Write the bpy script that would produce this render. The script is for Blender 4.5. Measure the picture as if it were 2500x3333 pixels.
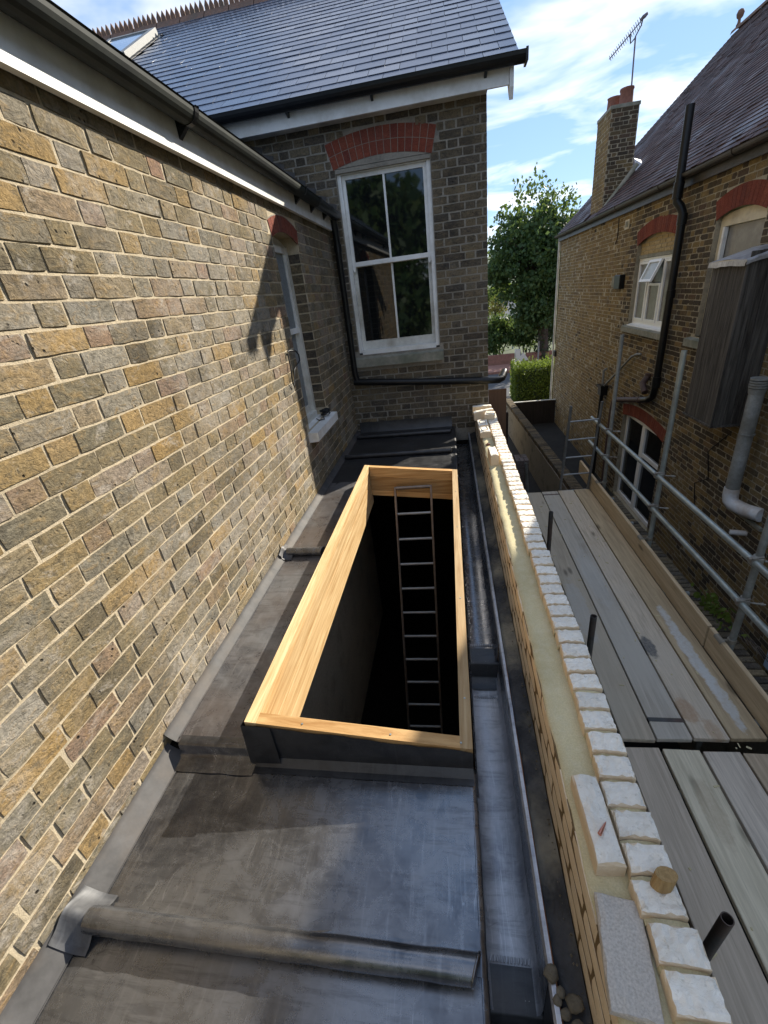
import bpy, math, random
import numpy as np
from mathutils import Vector, Matrix

random.seed(7)
S = bpy.context.scene
for o in list(bpy.data.objects):
    bpy.data.objects.remove(o)
COL = S.collection

# ------------------------------------------------------------------ camera, sky, sun, exposure
YAW, PITCH, ROLL, FOCAL = -0.18619402, 0.45870492, 0.12584694, 1402.73
_f = np.array([math.sin(YAW) * math.cos(PITCH), math.cos(YAW) * math.cos(PITCH), -math.sin(PITCH)])
_r0 = np.array([math.cos(YAW), -math.sin(YAW), 0.0])
_d0 = np.cross(_f, _r0)
_r = math.cos(ROLL) * _r0 + math.sin(ROLL) * _d0
_d = -math.sin(ROLL) * _r0 + math.cos(ROLL) * _d0
cam_data = bpy.data.cameras.new("camera")
cam = bpy.data.objects.new("camera", cam_data)
COL.objects.link(cam)
cam.matrix_world = Matrix(((_r[0], -_d[0], -_f[0], 0), (_r[1], -_d[1], -_f[1], 0), (_r[2], -_d[2], -_f[2], 0), (0, 0, 0, 1)))
cam_data.sensor_fit = 'HORIZONTAL'
cam_data.sensor_width = 36.0
cam_data.lens = FOCAL / 2500.0 * 36.0
cam_data.clip_start = 0.02
cam_data.clip_end = 2000.0
S.camera = cam

SUN_AZ, SUN_EL = math.radians(39.4), math.radians(31.0)
world = bpy.data.worlds.new("World")
S.world = world
world.use_nodes = True
nt = world.node_tree
nt.nodes.clear()
w_out = nt.nodes.new('ShaderNodeOutputWorld')
w_bg = nt.nodes.new('ShaderNodeBackground')
w_sky = nt.nodes.new('ShaderNodeTexSky')
w_sky.sky_type = 'NISHITA'
w_sky.sun_disc = False
w_sky.sun_elevation = SUN_EL
w_sky.sun_rotation = SUN_AZ
w_sky.air_density = 1.0
w_sky.dust_density = 0.05
w_sky.ozone_density = 1.5
w_tc = nt.nodes.new('ShaderNodeTexCoord')
w_sep = nt.nodes.new('ShaderNodeSeparateXYZ')
nt.links.new(w_tc.outputs['Generated'], w_sep.inputs[0])
w_add = nt.nodes.new('ShaderNodeMath'); w_add.operation = 'ADD'; w_add.inputs[1].default_value = 0.12
w_max = nt.nodes.new('ShaderNodeMath'); w_max.operation = 'MAXIMUM'; w_max.inputs[1].default_value = 0.05
nt.links.new(w_sep.outputs['Z'], w_add.inputs[0]); nt.links.new(w_add.outputs[0], w_max.inputs[0])
w_dx = nt.nodes.new('ShaderNodeMath'); w_dx.operation = 'DIVIDE'
w_dy = nt.nodes.new('ShaderNodeMath'); w_dy.operation = 'DIVIDE'
nt.links.new(w_sep.outputs['X'], w_dx.inputs[0]); nt.links.new(w_max.outputs[0], w_dx.inputs[1])
nt.links.new(w_sep.outputs['Y'], w_dy.inputs[0]); nt.links.new(w_max.outputs[0], w_dy.inputs[1])
w_cmb = nt.nodes.new('ShaderNodeCombineXYZ')
nt.links.new(w_dx.outputs[0], w_cmb.inputs[0]); nt.links.new(w_dy.outputs[0], w_cmb.inputs[1])
w_map = nt.nodes.new('ShaderNodeMapping')
w_map.inputs['Rotation'].default_value = (0, 0, 0.6)
w_map.inputs['Scale'].default_value = (1.0, 1.45, 1.0)
w_map.inputs['Location'].default_value = (3.1, 0.4, 0.0)
nt.links.new(w_cmb.outputs[0], w_map.inputs[0])
w_n = nt.nodes.new('ShaderNodeTexNoise')
w_n.inputs['Scale'].default_value = 1.5; w_n.inputs['Detail'].default_value = 5.0; w_n.inputs['Roughness'].default_value = 0.54
w_n.inputs['Distortion'].default_value = 0.35
nt.links.new(w_map.outputs[0], w_n.inputs['Vector'])
w_ramp = nt.nodes.new('ShaderNodeValToRGB')
w_ramp.color_ramp.elements[0].position = 0.45; w_ramp.color_ramp.elements[0].color = (0, 0, 0, 1)
w_ramp.color_ramp.elements[1].position = 0.86; w_ramp.color_ramp.elements[1].color = (0.75, 0.75, 0.75, 1)
nt.links.new(w_n.outputs['Fac'], w_ramp.inputs[0])
w_mix = nt.nodes.new('ShaderNodeMix'); w_mix.data_type = 'RGBA'
w_mix.inputs['B'].default_value = (12.8, 11.5, 10.0, 1)
nt.links.new(w_ramp.outputs['Color'], w_mix.inputs['Factor'])
w_veil = nt.nodes.new('ShaderNodeMix'); w_veil.data_type = 'RGBA'      # thin high haze over the whole sky
w_veil.inputs['Factor'].default_value = 0.68
w_veil.inputs['B'].default_value = (1.7, 2.85, 4.9, 1)
nt.links.new(w_sky.outputs[0], w_veil.inputs['A'])
nt.links.new(w_veil.outputs['Result'], w_mix.inputs['A'])
nt.links.new(w_mix.outputs['Result'], w_bg.inputs['Color'])
w_bg.inputs['Strength'].default_value = 0.066
nt.links.new(w_bg.outputs[0], w_out.inputs['Surface'])

SUN = Vector((math.sin(SUN_AZ) * math.cos(SUN_EL), math.cos(SUN_AZ) * math.cos(SUN_EL), math.sin(SUN_EL)))
sun_data = bpy.data.lights.new("sun", 'SUN')
sun_data.energy = 3.1
sun_data.angle = math.radians(0.53)
sun_data.color = (1.0, 0.93, 0.80)
sun_obj = bpy.data.objects.new("sun", sun_data)
COL.objects.link(sun_obj)
sun_obj.location = (20, 25, 20)
sun_obj.rotation_euler = SUN.to_track_quat('Z', 'Y').to_euler()

S.view_settings.view_transform = 'Standard'
S.view_settings.look = 'None'
S.view_settings.exposure = 1.66
S.view_settings.gamma = 1.0
S.view_settings.use_curve_mapping = False
S.cycles.max_bounces = 8
S.cycles.diffuse_bounces = 4
S.cycles.glossy_bounces = 4
S.cycles.use_denoising = True

def project(p):
    q = np.array(p, float)
    z = q @ _f
    if z < 0.05:
        return None
    return (1250 + FOCAL * (q @ _r) / z, 1666.5 + FOCAL * (q @ _d) / z)

def seen_area(corners):
    ps = [project(c) for c in corners]
    if any(p is None for p in ps):
        return 0.0
    xs = [min(max(p[0], 0), 2500) for p in ps]; ys = [min(max(p[1], 0), 3333) for p in ps]
    a = 0.0
    for i in range(len(ps)):
        j = (i + 1) % len(ps)
        a += xs[i] * ys[j] - xs[j] * ys[i]
    return abs(a) / 2

# ------------------------------------------------------------------ mesh helpers
class MB:
    def __init__(s):
        s.v = []; s.f = []; s.m = []; s.s = []
    def add(s, vs, fs, mi=0, smooth=False):
        b = len(s.v)
        s.v.extend([tuple(v) for v in vs])
        for f in fs:
            s.f.append([i + b for i in f]); s.m.append(mi); s.s.append(smooth)
    def box(s, a, b, mi=0):
        x0, y0, z0 = a; x1, y1, z1 = b
        s.add([(x0, y0, z0), (x1, y0, z0), (x1, y1, z0), (x0, y1, z0), (x0, y0, z1), (x1, y0, z1), (x1, y1, z1), (x0, y1, z1)],
              [(0, 3, 2, 1), (4, 5, 6, 7), (0, 1, 5, 4), (1, 2, 6, 5), (2, 3, 7, 6), (3, 0, 4, 7)], mi)
    def obox(s, c, ax, ay, az, mi=0):
        """oriented box from its centre and three half-axis vectors"""
        c = Vector(c); ax = Vector(ax); ay = Vector(ay); az = Vector(az)
        vs = [c + sx * ax + sy * ay + sz * az for sz in (-1, 1) for sy in (-1, 1) for sx in (-1, 1)]
        s.add(vs, [(0, 2, 3, 1), (4, 5, 7, 6), (0, 1, 5, 4), (1, 3, 7, 5), (3, 2, 6, 7), (2, 0, 4, 6)], mi)
    def bbox(s, c, ax, ay, az, bev=0.004, mi=0):
        """oriented box with bevelled edges"""
        c = Vector(c); A = [Vector(ax), Vector(ay), Vector(az)]
        L = [a.length for a in A]; N = [a.normalized() for a in A]
        vs = []; idx = {}
        for sx in (-1, 1):
            for sy in (-1, 1):
                for sz in (-1, 1):
                    sg = (sx, sy, sz)
                    for k in range(3):
                        p = c.copy()
                        for j in range(3):
                            p += N[j] * sg[j] * (L[j] - (0 if j == k else bev))
                        idx[(sg, k)] = len(vs); vs.append(p)
        fs = []
        for k in range(3):
            a, b = (k + 1) % 3, (k + 2) % 3
            for t in (-1, 1):
                q = []
                for (u, w) in ((-1, -1), (1, -1), (1, 1), (-1, 1)):
                    g = [0, 0, 0]; g[k] = t; g[a] = u; g[b] = w
                    q.append(idx[(tuple(g), k)])
                fs.append(q if t > 0 else q[::-1])
        for k in range(3):
            a, b = (k + 1) % 3, (k + 2) % 3
            for u in (-1, 1):
                for w in (-1, 1):
                    q = []
                    for t in (-1, 1):
                        g = [0, 0, 0]; g[k] = t; g[a] = u; g[b] = w
                        q += [idx[(tuple(g), a)], idx[(tuple(g), b)]]
                    fs.append((q[0], q[1], q[3], q[2]))
        for sx in (-1, 1):
            for sy in (-1, 1):
                for sz in (-1, 1):
                    fs.append([idx[((sx, sy, sz), k)] for k in range(3)])
        s.add(vs, fs, mi)
    def tube(s, pts, r, n=10, mi=0, caps=True, hollow=False, wall=0.004):
        pts = [Vector(p) for p in pts]
        rings = []
        up = None
        rr = r if isinstance(r, (list, tuple)) else [r] * len(pts)
        for i, p in enumerate(pts):
            if i == 0: t = pts[1] - p
            elif i == len(pts) - 1: t = p - pts[i - 1]
            else: t = (pts[i + 1] - p).normalized() + (p - pts[i - 1]).normalized()
            t.normalize()
            if up is None:
                a = Vector((0, 0, 1)) if abs(t.z) < 0.9 else Vector((1, 0, 0))
                up = (a - t * a.dot(t)).normalized()
            else:
                up = (up - t * up.dot(t)).normalized()
            w = t.cross(up)
            rings.append([p + (up * math.cos(2 * math.pi * k / n) + w * math.sin(2 * math.pi * k / n)) * rr[i] for k in range(n)])
        vs = [v for ring in rings for v in ring]
        fs = []
        for i in range(len(pts) - 1):
            for k in range(n):
                k2 = (k + 1) % n
                fs.append((i * n + k, i * n + k2, (i + 1) * n + k2, (i + 1) * n + k))
        s.add(vs, fs, mi, True)
        if hollow:
            t = (pts[-1] - pts[-2]).normalized()
            e = rings[-1]; c = pts[-1]
            inn = [c + (v - c) * (1 - wall / rr[-1]) for v in e]
            dn = [v - t * 0.12 for v in inn]
            vs2 = e + inn + dn
            f2 = [(k, (k + 1) % n, n + (k + 1) % n, n + k) for k in range(n)] + [(n + k, n + (k + 1) % n, 2 * n + (k + 1) % n, 2 * n + k) for k in range(n)]
            f2.append([2 * n + k for k in range(n)])
            s.add(vs2, f2, mi, False)
            s.add(rings[0], [list(range(n))[::-1]], mi)
        elif caps:
            s.add(rings[0], [list(range(n))[::-1]], mi)
            s.add(rings[-1], [list(range(n))], mi)
    def prism(s, poly, d, mi=0):
        """poly: 3-D points of one end; d: extrusion vector"""
        n = len(poly); d = Vector(d)
        a = [Vector(p) for p in poly]
        vs = a + [p + d for p in a]
        fs = [list(range(n))[::-1], list(range(n, 2 * n))]
        for i in range(n):
            j = (i + 1) % n
            fs.append((i, j, n + j, n + i))
        s.add(vs, fs, mi)
    def grid(s, P, mi=0, smooth=False):
        """P[i][j] points"""
        ni, nj = len(P), len(P[0])
        vs = [p for row in P for p in row]
        fs = [(i * nj + j, i * nj + j + 1, (i + 1) * nj + j + 1, (i + 1) * nj + j) for i in range(ni - 1) for j in range(nj - 1)]
        s.add(vs, fs, mi, smooth)
    def mesh(s, name, mats):
        me = bpy.data.meshes.new(name)
        me.from_pydata(s.v, [], s.f)
        for m in mats: me.materials.append(m)
        me.polygons.foreach_set('material_index', s.m)
        me.polygons.foreach_set('use_smooth', s.s)
        me.update()
        return me

WM = {}
def world_of(o):
    return WM.get(o.name, Matrix.Identity(4))

def put(name, me, parent=None, M=None, kind=None, label=None):
    o = bpy.data.objects.new(name, me)
    COL.objects.link(o)
    M = M or Matrix.Identity(4)
    if parent is not None:
        o.parent = parent
        o.matrix_parent_inverse = world_of(parent).inverted()
    o.matrix_basis = M
    WM[o.name] = M
    if kind: o['kind'] = kind
    if label: o['label'] = label
    return o

def obj(name, mb, mats, parent=None, kind=None, label=None):
    if not isinstance(mats, (list, tuple)): mats = [mats]
    return put(name, mb.mesh(name, mats), parent, None, kind, label)

def tag(o, label, cat, group=None):
    o['label'] = label; o['category'] = cat
    if group: o['group'] = group
    return o

def thing(name, label, cat, loc, group=None):
    o = bpy.data.objects.new(name, None)
    COL.objects.link(o)
    o.empty_display_size = 0.2
    o.matrix_basis = Matrix.Translation(loc)
    WM[o.name] = Matrix.Translation(loc)
    return tag(o, label, cat, group)

# ------------------------------------------------------------------ material helpers
class NG:
    def __init__(s, name):
        s.m = bpy.data.materials.new(name); s.m.use_nodes = True
        s.t = s.m.node_tree; s.t.nodes.clear()
        s.out = s.n('ShaderNodeOutputMaterial')
        s.b = s.n('ShaderNodeBsdfPrincipled')
        s.l(s.b.outputs[0], s.out.inputs['Surface'])
        s._geo = None
    def n(s, t): return s.t.nodes.new(t)
    def l(s, a, b): s.t.links.new(a, b)
    def pos(s):
        if s._geo is None: s._geo = s.n('ShaderNodeNewGeometry')
        return s._geo.outputs['Position']
    def geo(s):
        s.pos(); return s._geo
    def mapped(s, scale=(1, 1, 1), rot=(0, 0, 0), loc=(0, 0, 0), src=None):
        m = s.n('ShaderNodeMapping')
        m.inputs['Scale'].default_value = scale; m.inputs['Rotation'].default_value = rot; m.inputs['Location'].default_value = loc
        s.l(src or s.pos(), m.inputs[0]); return m.outputs[0]
    def noise(s, scale, detail=3, rough=0.55, vec=None, dist=0.0, col=False):
        n = s.n('ShaderNodeTexNoise')
        n.inputs['Scale'].default_value = scale; n.inputs['Detail'].default_value = detail
        n.inputs['Roughness'].default_value = rough; n.inputs['Distortion'].default_value = dist
        s.l(vec or s.pos(), n.inputs['Vector'])
        return n.outputs['Color' if col else 'Fac']
    def voro(s, scale, vec=None, feature='F1', out='Distance', rnd=1.0):
        n = s.n('ShaderNodeTexVoronoi'); n.feature = feature
        n.inputs['Scale'].default_value = scale; n.inputs['Randomness'].default_value = rnd
        s.l(vec or s.pos(), n.inputs['Vector']); return n.outputs[out]
    def ramp(s, fac, stops, interp='LINEAR'):
        r = s.n('ShaderNodeValToRGB'); e = r.color_ramp.elements; r.color_ramp.interpolation = interp
        while len(e) < len(stops): e.new(0.5)
        for i, (p, c) in enumerate(stops):
            e[i].position = p
            e[i].color = (c, c, c, 1) if isinstance(c, (int, float)) else (*c, 1)
        s.l(fac, r.inputs[0]); return r.outputs['Color']
    def mix(s, fac, a, b, blend='MIX'):
        m = s.n('ShaderNodeMix'); m.data_type = 'RGBA'; m.blend_type = blend
        for sock, v in ((m.inputs['Factor'], fac), (m.inputs['A'], a), (m.inputs['B'], b)):
            if hasattr(v, 'default_value') or hasattr(v, 'links'): s.l(v, sock)
            elif isinstance(v, (int, float)): sock.default_value = v if sock.type == 'VALUE' else (v, v, v, 1)
            else: sock.default_value = (*v, 1)
        return m.outputs['Result']
    def math(s, op, a, b=0.0, c=None):
        m = s.n('ShaderNodeMath'); m.operation = op
        for i, v in enumerate((a, b) if c is None else (a, b, c)):
            if isinstance(v, (int, float)): m.inputs[i].default_value = v
            else: s.l(v, m.inputs[i])
        return m.outputs[0]
    def bump(s, h, strength=0.5, dist=0.01, prev=None):
        b = s.n('ShaderNodeBump'); b.inputs['Strength'].default_value = strength; b.inputs['Distance'].default_value = dist
        s.l(h, b.inputs['Height'])
        if prev is not None: s.l(prev, b.inputs['Normal'])
        return b.outputs['Normal']
    def rnd(s, island):
        if island: return s.geo().outputs['Random Per Island']
        n = s.n('ShaderNodeObjectInfo'); return n.outputs['Random']
    def fin(s, col=None, rough=None, normal=None, metal=None, spec=None):
        def st(name, v):
            if v is None: return
            i = s.b.inputs[name]
            if isinstance(v, (int, float)): i.default_value = v
            elif isinstance(v, tuple): i.default_value = (*v, 1)
            else: s.l(v, i)
        st('Base Color', col); st('Roughness', rough); st('Metallic', metal); st('Specular IOR Level', spec)
        if normal is not None: s.l(normal, s.b.inputs['Normal'])
        return s.m

def plain(name, col, rough=0.6, metal=0.0, var=0.12, bump=0.0, spec=0.4, scale=18, dirt=None):
    g = NG(name)
    n = g.noise(scale, 4, 0.6)
    c = g.mix(g.ramp(n, [(0.3, 0.0), (0.7, 1.0)]), tuple(x * (1 - var) for x in col), tuple(min(1, x * (1 + var)) for x in col))
    if dirt:
        d = g.ramp(g.noise(3.0, 5, 0.65), [(0.45, 0.0), (0.7, 1.0)])
        c = g.mix(d, c, dirt)
    nm = g.bump(g.noise(scale * 5, 3), bump, 0.004) if bump else None
    return g.fin(c, rough, nm, metal, spec)

def brick_mat(name, palette, island, soot=0.25, efflo=0.3, efcol=(0.40, 0.37, 0.32), pit=1.0, relief=0.010, smear=0.0):
    g = NG(name)
    r = g.rnd(island)
    base = g.ramp(r, [(i / (len(palette) - 1), c) for i, c in enumerate(palette)])
    # stains that run across many bricks
    w1 = g.noise(2.3, 6, 0.68, dist=0.7)
    base = g.mix(g.ramp(w1, [(0.45, 0.0), (0.64, 0.55)]), base, palette[2])
    # each face is blotched, streaked and gritty
    f2 = g.noise(15, 6, 0.72, g.mapped((1, 1, 2.0), loc=(3, 8, 1)), 1.2)
    base = g.mix(g.ramp(f2, [(0.52, 0.0), (0.68, 0.6)]), base, palette[3])
    base = g.mix(g.ramp(f2, [(0.36, 0.7), (0.47, 0.0)]), base, palette[0])
    f = g.noise(70, 5, 0.75)
    base = g.mix(0.85, base, g.ramp(f, [(0.28, 0.45), (0.5, 0.95), (0.72, 1.4)]), 'MULTIPLY')
    e = g.ramp(g.noise(1.5, 6, 0.66, dist=0.8), [(0.47, 0.0), (0.66, 1.0)])
    e2 = g.math('MULTIPLY', e, g.ramp(g.noise(24, 5, 0.75), [(0.38, 0.1), (0.62, 1.0)]))
    base = g.mix(g.math('MULTIPLY', e2, efflo), base, efcol)
    sm = g.ramp(g.noise(2.6, 6, 0.7, vec=g.mapped(loc=(7, 3, 2))), [(0.48, 0.0), (0.70, 1.0)])
    sm = g.math('MULTIPLY', sm, g.ramp(g.noise(19, 4, 0.7), [(0.3, 0.4), (0.6, 1.0)]))
    base = g.mix(g.math('MULTIPLY', sm, soot), base, (0.035, 0.032, 0.03))
    # old pointing smeared over the faces
    ms_ = g.ramp(g.noise(9, 6, 0.75, g.mapped((1, 1, 1.6), loc=(5, 2, 8)), 0.6), [(0.56, 0.0), (0.66, 1.0)])
    base = g.mix(g.math('MULTIPLY', ms_, smear), base, efcol)
    # burnt pits
    pv = g.voro(34, g.mapped(loc=(0.3, 0.1, 0.7)))
    pits = g.ramp(pv, [(0.10, 1.0), (0.22, 0.0)])
    pmask = g.ramp(g.noise(11, 3), [(0.54, 0.0), (0.64, 1.0)])
    pits = g.math('MULTIPLY', g.math('MULTIPLY', pits, pmask), pit)
    base = g.mix(pits, base, (0.03, 0.025, 0.02))
    cr = g.math('ADD', g.math('MULTIPLY', f2, 1.1), g.math('MULTIPLY', g.noise(45, 5, 0.72, dist=0.8), 0.7))
    h = g.math('SUBTRACT', g.math('ADD', cr, g.math('MULTIPLY', g.noise(140, 3, 0.7), 0.3)), g.math('MULTIPLY', pits, 0.9))
    return g.fin(base, 0.93, g.bump(h, 0.9, relief), None, 0.15)

def mortar_mat(name, col, dark, soot=0.3):
    g = NG(name)
    c = g.mix(g.ramp(g.noise(40, 5, 0.7), [(0.3, 0.0), (0.7, 1.0)]), tuple(x * 0.72 for x in col), col)
    d = g.ramp(g.noise(3.2, 5, 0.65), [(0.5, 0.0), (0.72, 1.0)])
    c = g.mix(g.math('MULTIPLY', d, soot), c, dark)
    h = g.math('ADD', g.noise(60, 5, 0.75), g.math('MULTIPLY', g.noise(220, 2), 0.4))
    return g.fin(c, 0.95, g.bump(h, 0.9, 0.006), None, 0.1)

def wood_mat(name, c1, c2, axis='Y', grain=1.0, rough=0.75, stains=(), knots=True, rnd=0.25, bump=0.25, grey=None):
    g = NG(name)
    sc = {'Y': (14, 0.7, 14), 'X': (0.7, 14, 14), 'Z': (14, 14, 0.7)}[axis]
    oi = g.n('ShaderNodeObjectInfo')
    off = g.n('ShaderNodeCombineXYZ')
    g.l(g.math('MULTIPLY', oi.outputs['Random'], 37.0), off.inputs[0]); g.l(g.math('MULTIPLY', oi.outputs['Random'], 11.0), off.inputs[1]); g.l(g.math('MULTIPLY', oi.outputs['Random'], 23.0), off.inputs[2])
    va = g.n('ShaderNodeVectorMath'); va.operation = 'ADD'
    g.l(g.pos(), va.inputs[0]); g.l(off.outputs[0], va.inputs[1])
    vec = g.mapped(sc, src=va.outputs[0])
    n1 = g.noise(2.2 * grain, 6, 0.6, vec, dist=0.9)
    n2 = g.noise(9 * grain, 4, 0.7, vec, dist=0.3)
    lines = g.ramp(g.math('ADD', g.math('MULTIPLY', n1, 0.75), g.math('MULTIPLY', n2, 0.25)), [(0.34, 0.0), (0.5, 0.55), (0.62, 1.0)])
    c = g.mix(lines, tuple(x * .86 for x in c1), c2)
    ck = g.ramp(g.noise(6 * grain, 3, 0.6, g.mapped({'Y': (30, 0.5, 30), 'X': (0.5, 30, 30), 'Z': (30, 30, 0.5)}[axis], src=va.outputs[0])), [(0.66, 0.0), (0.71, 1.0)])
    c = g.mix(g.math('MULTIPLY', ck, 0.45), c, tuple(x * .4 for x in c1))
    big = g.noise(1.4, 4, 0.6, va.outputs[0])
    if grey: c = g.mix(g.ramp(big, [(0.35, 0.0), (0.65, 0.85)]), c, grey)
    if knots:
        kv = g.voro(1.0, g.mapped(tuple({'Y': (5.5, 1.6, 5.5), 'X': (1.6, 5.5, 5.5), 'Z': (5.5, 5.5, 1.6)}[axis]), src=va.outputs[0]))
        kn = g.ramp(kv, [(0.07, 1.0), (0.15, 0.0)])
        kn = g.math('MULTIPLY', kn, g.ramp(g.noise(2.3, 2, 0.5, g.mapped(loc=(3, 3, 3), src=va.outputs[0])), [(0.45, 0.2), (0.55, 1.0)]))
        c = g.mix(g.math('MULTIPLY', kn, 0.8), c, tuple(x * 0.35 for x in c1))
    tint = g.ramp(oi.outputs['Random'], [(0.0, 1.0 - rnd), (1.0, 1.0 + rnd * 0.4)])
    c = g.mix(1.0, c, tint, 'MULTIPLY')
    for (cx, cy, rx, ry, col, amt) in stains:
        sp = g.n('ShaderNodeSeparateXYZ'); g.l(g.pos(), sp.inputs[0])
        dx = g.math('DIVIDE', g.math('SUBTRACT', sp.outputs[0], cx), rx)
        dy = g.math('DIVIDE', g.math('SUBTRACT', sp.outputs[1], cy), ry)
        dd = g.math('SQRT', g.math('ADD', g.math('MULTIPLY', dx, dx), g.math('MULTIPLY', dy, dy)))
        dd = g.math('ADD', dd, g.math('MULTIPLY', g.math('SUBTRACT', g.noise(11, 5, 0.7), 0.5), 1.3))
        mk = g.ramp(dd, [(0.72, 1.0), (1.0, 0.0)])
        mk = g.math('MULTIPLY', mk, g.ramp(g.noise(45, 4, 0.7), [(0.3, 0.55), (0.6, 1.0)]))
        c = g.mix(g.math('MULTIPLY', mk, amt), c, col)
    h = g.math('ADD', lines, g.math('MULTIPLY', g.noise(90, 3), 0.3))
    return g.fin(c, rough, g.bump(h, bump, 0.003), None, 0.25)

def lead_mat(name, tone=1.0, rough=0.28, metal=0.8, warm=0.5):
    g = NG(name)
    a = g.noise(2.0, 7, 0.66, dist=0.9)
    b = g.noise(11, 6, 0.72, dist=0.6)
    st = g.noise(6, 5, 0.7, g.mapped((1, 8, 1), (0, 0, 0.08)), 0.4)
    st2 = g.noise(5, 5, 0.7, g.mapped((11, 1, 1), (0, 0, -0.04)), 0.4)
    T = lambda r, g_, b_: (r * tone, g_ * tone, b_ * tone)
    c = g.mix(g.ramp(a, [(0.38, 0.0), (0.60, 1.0)]), T(0.21, 0.215, 0.235), T(0.42, 0.42, 0.43))
    c = g.mix(g.math('MULTIPLY', g.ramp(b, [(0.42, 0.0), (0.60, 1.0)]), 0.45), c, T(0.56, 0.56, 0.57))
    c = g.mix(g.math('MULTIPLY', g.ramp(st, [(0.5, 0.0), (0.64, 1.0)]), 0.45), c, T(0.17, 0.17, 0.18))
    c = g.mix(g.math('MULTIPLY', g.ramp(st2, [(0.55, 0.0), (0.66, 1.0)]), 0.35), c, T(0.62, 0.62, 0.63))
    br = g.ramp(g.noise(1.3, 4, 0.6, g.mapped(loc=(4, 2, 9))), [(0.42, 0.0), (0.66, 1.0)])
    c = g.mix(g.math('MULTIPLY', br, warm), c, T(0.33, 0.25, 0.20))
    r = g.ramp(g.math('ADD', g.math('MULTIPLY', a, 0.4), g.math('MULTIPLY', b, 0.6)), [(0.34, rough - 0.06), (0.66, rough + 0.16)])
    h = g.math('ADD', g.noise(3.0, 3, 0.5), g.math('MULTIPLY', b, 0.10))
    sc = g.voro(1.0, g.mapped((60, 2.2, 60), (0, 0, 0.35)), 'DISTANCE_TO_EDGE')
    sc2 = g.voro(1.0, g.mapped((2.6, 70, 60), (0, 0, 0.5), (1, 3, 0)), 'DISTANCE_TO_EDGE')
    m1 = g.math('MULTIPLY', g.ramp(sc, [(0.0, 1.0), (0.018, 0.0)]), g.ramp(g.noise(4, 3), [(0.55, 0.0), (0.63, 1.0)]))
    m2 = g.math('MULTIPLY', g.ramp(sc2, [(0.0, 1.0), (0.014, 0.0)]), g.ramp(g.noise(3.2, 3, 0.5, g.mapped(loc=(2, 6, 1))), [(0.57, 0.0), (0.65, 1.0)]))
    c = g.mix(g.math('MULTIPLY', m1, 0.55), c, T(0.85, 0.85, 0.86))
    c = g.mix(g.math('MULTIPLY', m2, 0.6), c, T(0.10, 0.10, 0.105))
    # pale spots of grit and dried splashes
    sp = g.ramp(g.voro(55), [(0.04, 1.0), (0.09, 0.0)])
    sp = g.math('MULTIPLY', sp, g.ramp(g.noise(5, 3, 0.6, g.mapped(loc=(9, 1, 4))), [(0.6, 0.0), (0.68, 1.0)]))
    c = g.mix(g.math('MULTIPLY', sp, 0.7), c, (0.5, 0.48, 0.43))
    return g.fin(c, r, g.bump(h, 0.20, 0.010), metal, 0.5)

def glass_mat(name, col=(0.012, 0.014, 0.015), rough=0.03, metal=0.0, spec=1.0, wav=0.02):
    g = NG(name)
    n = g.bump(g.noise(2.2, 2), wav, 0.02)
    d = g.ramp(g.noise(5, 5, 0.7), [(0.45, 0.0), (0.75, 1.0)])
    c = g.mix(g.math('MULTIPLY', d, 0.4), col, tuple(x * 2.2 + 0.004 for x in col))
    g.b.inputs['IOR'].default_value = 1.5
    return g.fin(c, rough, n, metal, spec)

def leaf_mat(name, cols, trans=0.45):
    g = NG(name)
    r = g.geo().outputs['Random Per Island']
    c = g.ramp(r, [(i / (len(cols) - 1), x) for i, x in enumerate(cols)])
    c = g.mix(g.ramp(g.noise(0.9, 3), [(0.35, 0.0), (0.65, 0.6)]), c, cols[0])
    tr = g.n('ShaderNodeBsdfTranslucent')
    g.l(g.mix(0.5, c, (0.16, 0.2, 0.03)), tr.inputs['Color'])
    g.fin(c, 0.5, None, None, 0.35)
    ms = g.n('ShaderNodeMixShader'); ms.inputs[0].default_value = trans
    g.l(g.b.outputs[0], ms.inputs[1]); g.l(tr.outputs[0], ms.inputs[2])
    g.l(ms.outputs[0], g.out.inputs['Surface'])
    return g.m

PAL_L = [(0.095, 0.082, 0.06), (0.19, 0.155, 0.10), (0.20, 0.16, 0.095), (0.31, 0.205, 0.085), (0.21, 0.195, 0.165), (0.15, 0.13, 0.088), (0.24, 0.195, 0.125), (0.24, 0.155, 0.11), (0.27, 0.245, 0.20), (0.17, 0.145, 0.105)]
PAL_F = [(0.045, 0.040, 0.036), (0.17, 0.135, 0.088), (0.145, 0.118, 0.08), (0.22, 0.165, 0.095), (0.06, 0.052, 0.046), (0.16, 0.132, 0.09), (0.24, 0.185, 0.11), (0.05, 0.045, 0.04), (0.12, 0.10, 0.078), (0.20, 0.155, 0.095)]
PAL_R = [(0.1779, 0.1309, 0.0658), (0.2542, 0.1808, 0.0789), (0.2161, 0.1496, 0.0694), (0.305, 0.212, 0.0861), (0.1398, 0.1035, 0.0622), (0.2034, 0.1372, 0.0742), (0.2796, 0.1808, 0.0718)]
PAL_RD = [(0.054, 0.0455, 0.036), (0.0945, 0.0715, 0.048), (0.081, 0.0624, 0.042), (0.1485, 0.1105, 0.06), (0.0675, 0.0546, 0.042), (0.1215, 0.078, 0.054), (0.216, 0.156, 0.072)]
PAL_Y = [(0.42, 0.31, 0.15), (0.48, 0.36, 0.19), (0.45, 0.33, 0.17), (0.52, 0.40, 0.22)]
PAL_RED = [(0.16, 0.042, 0.028), (0.22, 0.058, 0.036), (0.19, 0.05, 0.032), (0.25, 0.075, 0.045), (0.14, 0.04, 0.032)]
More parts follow.
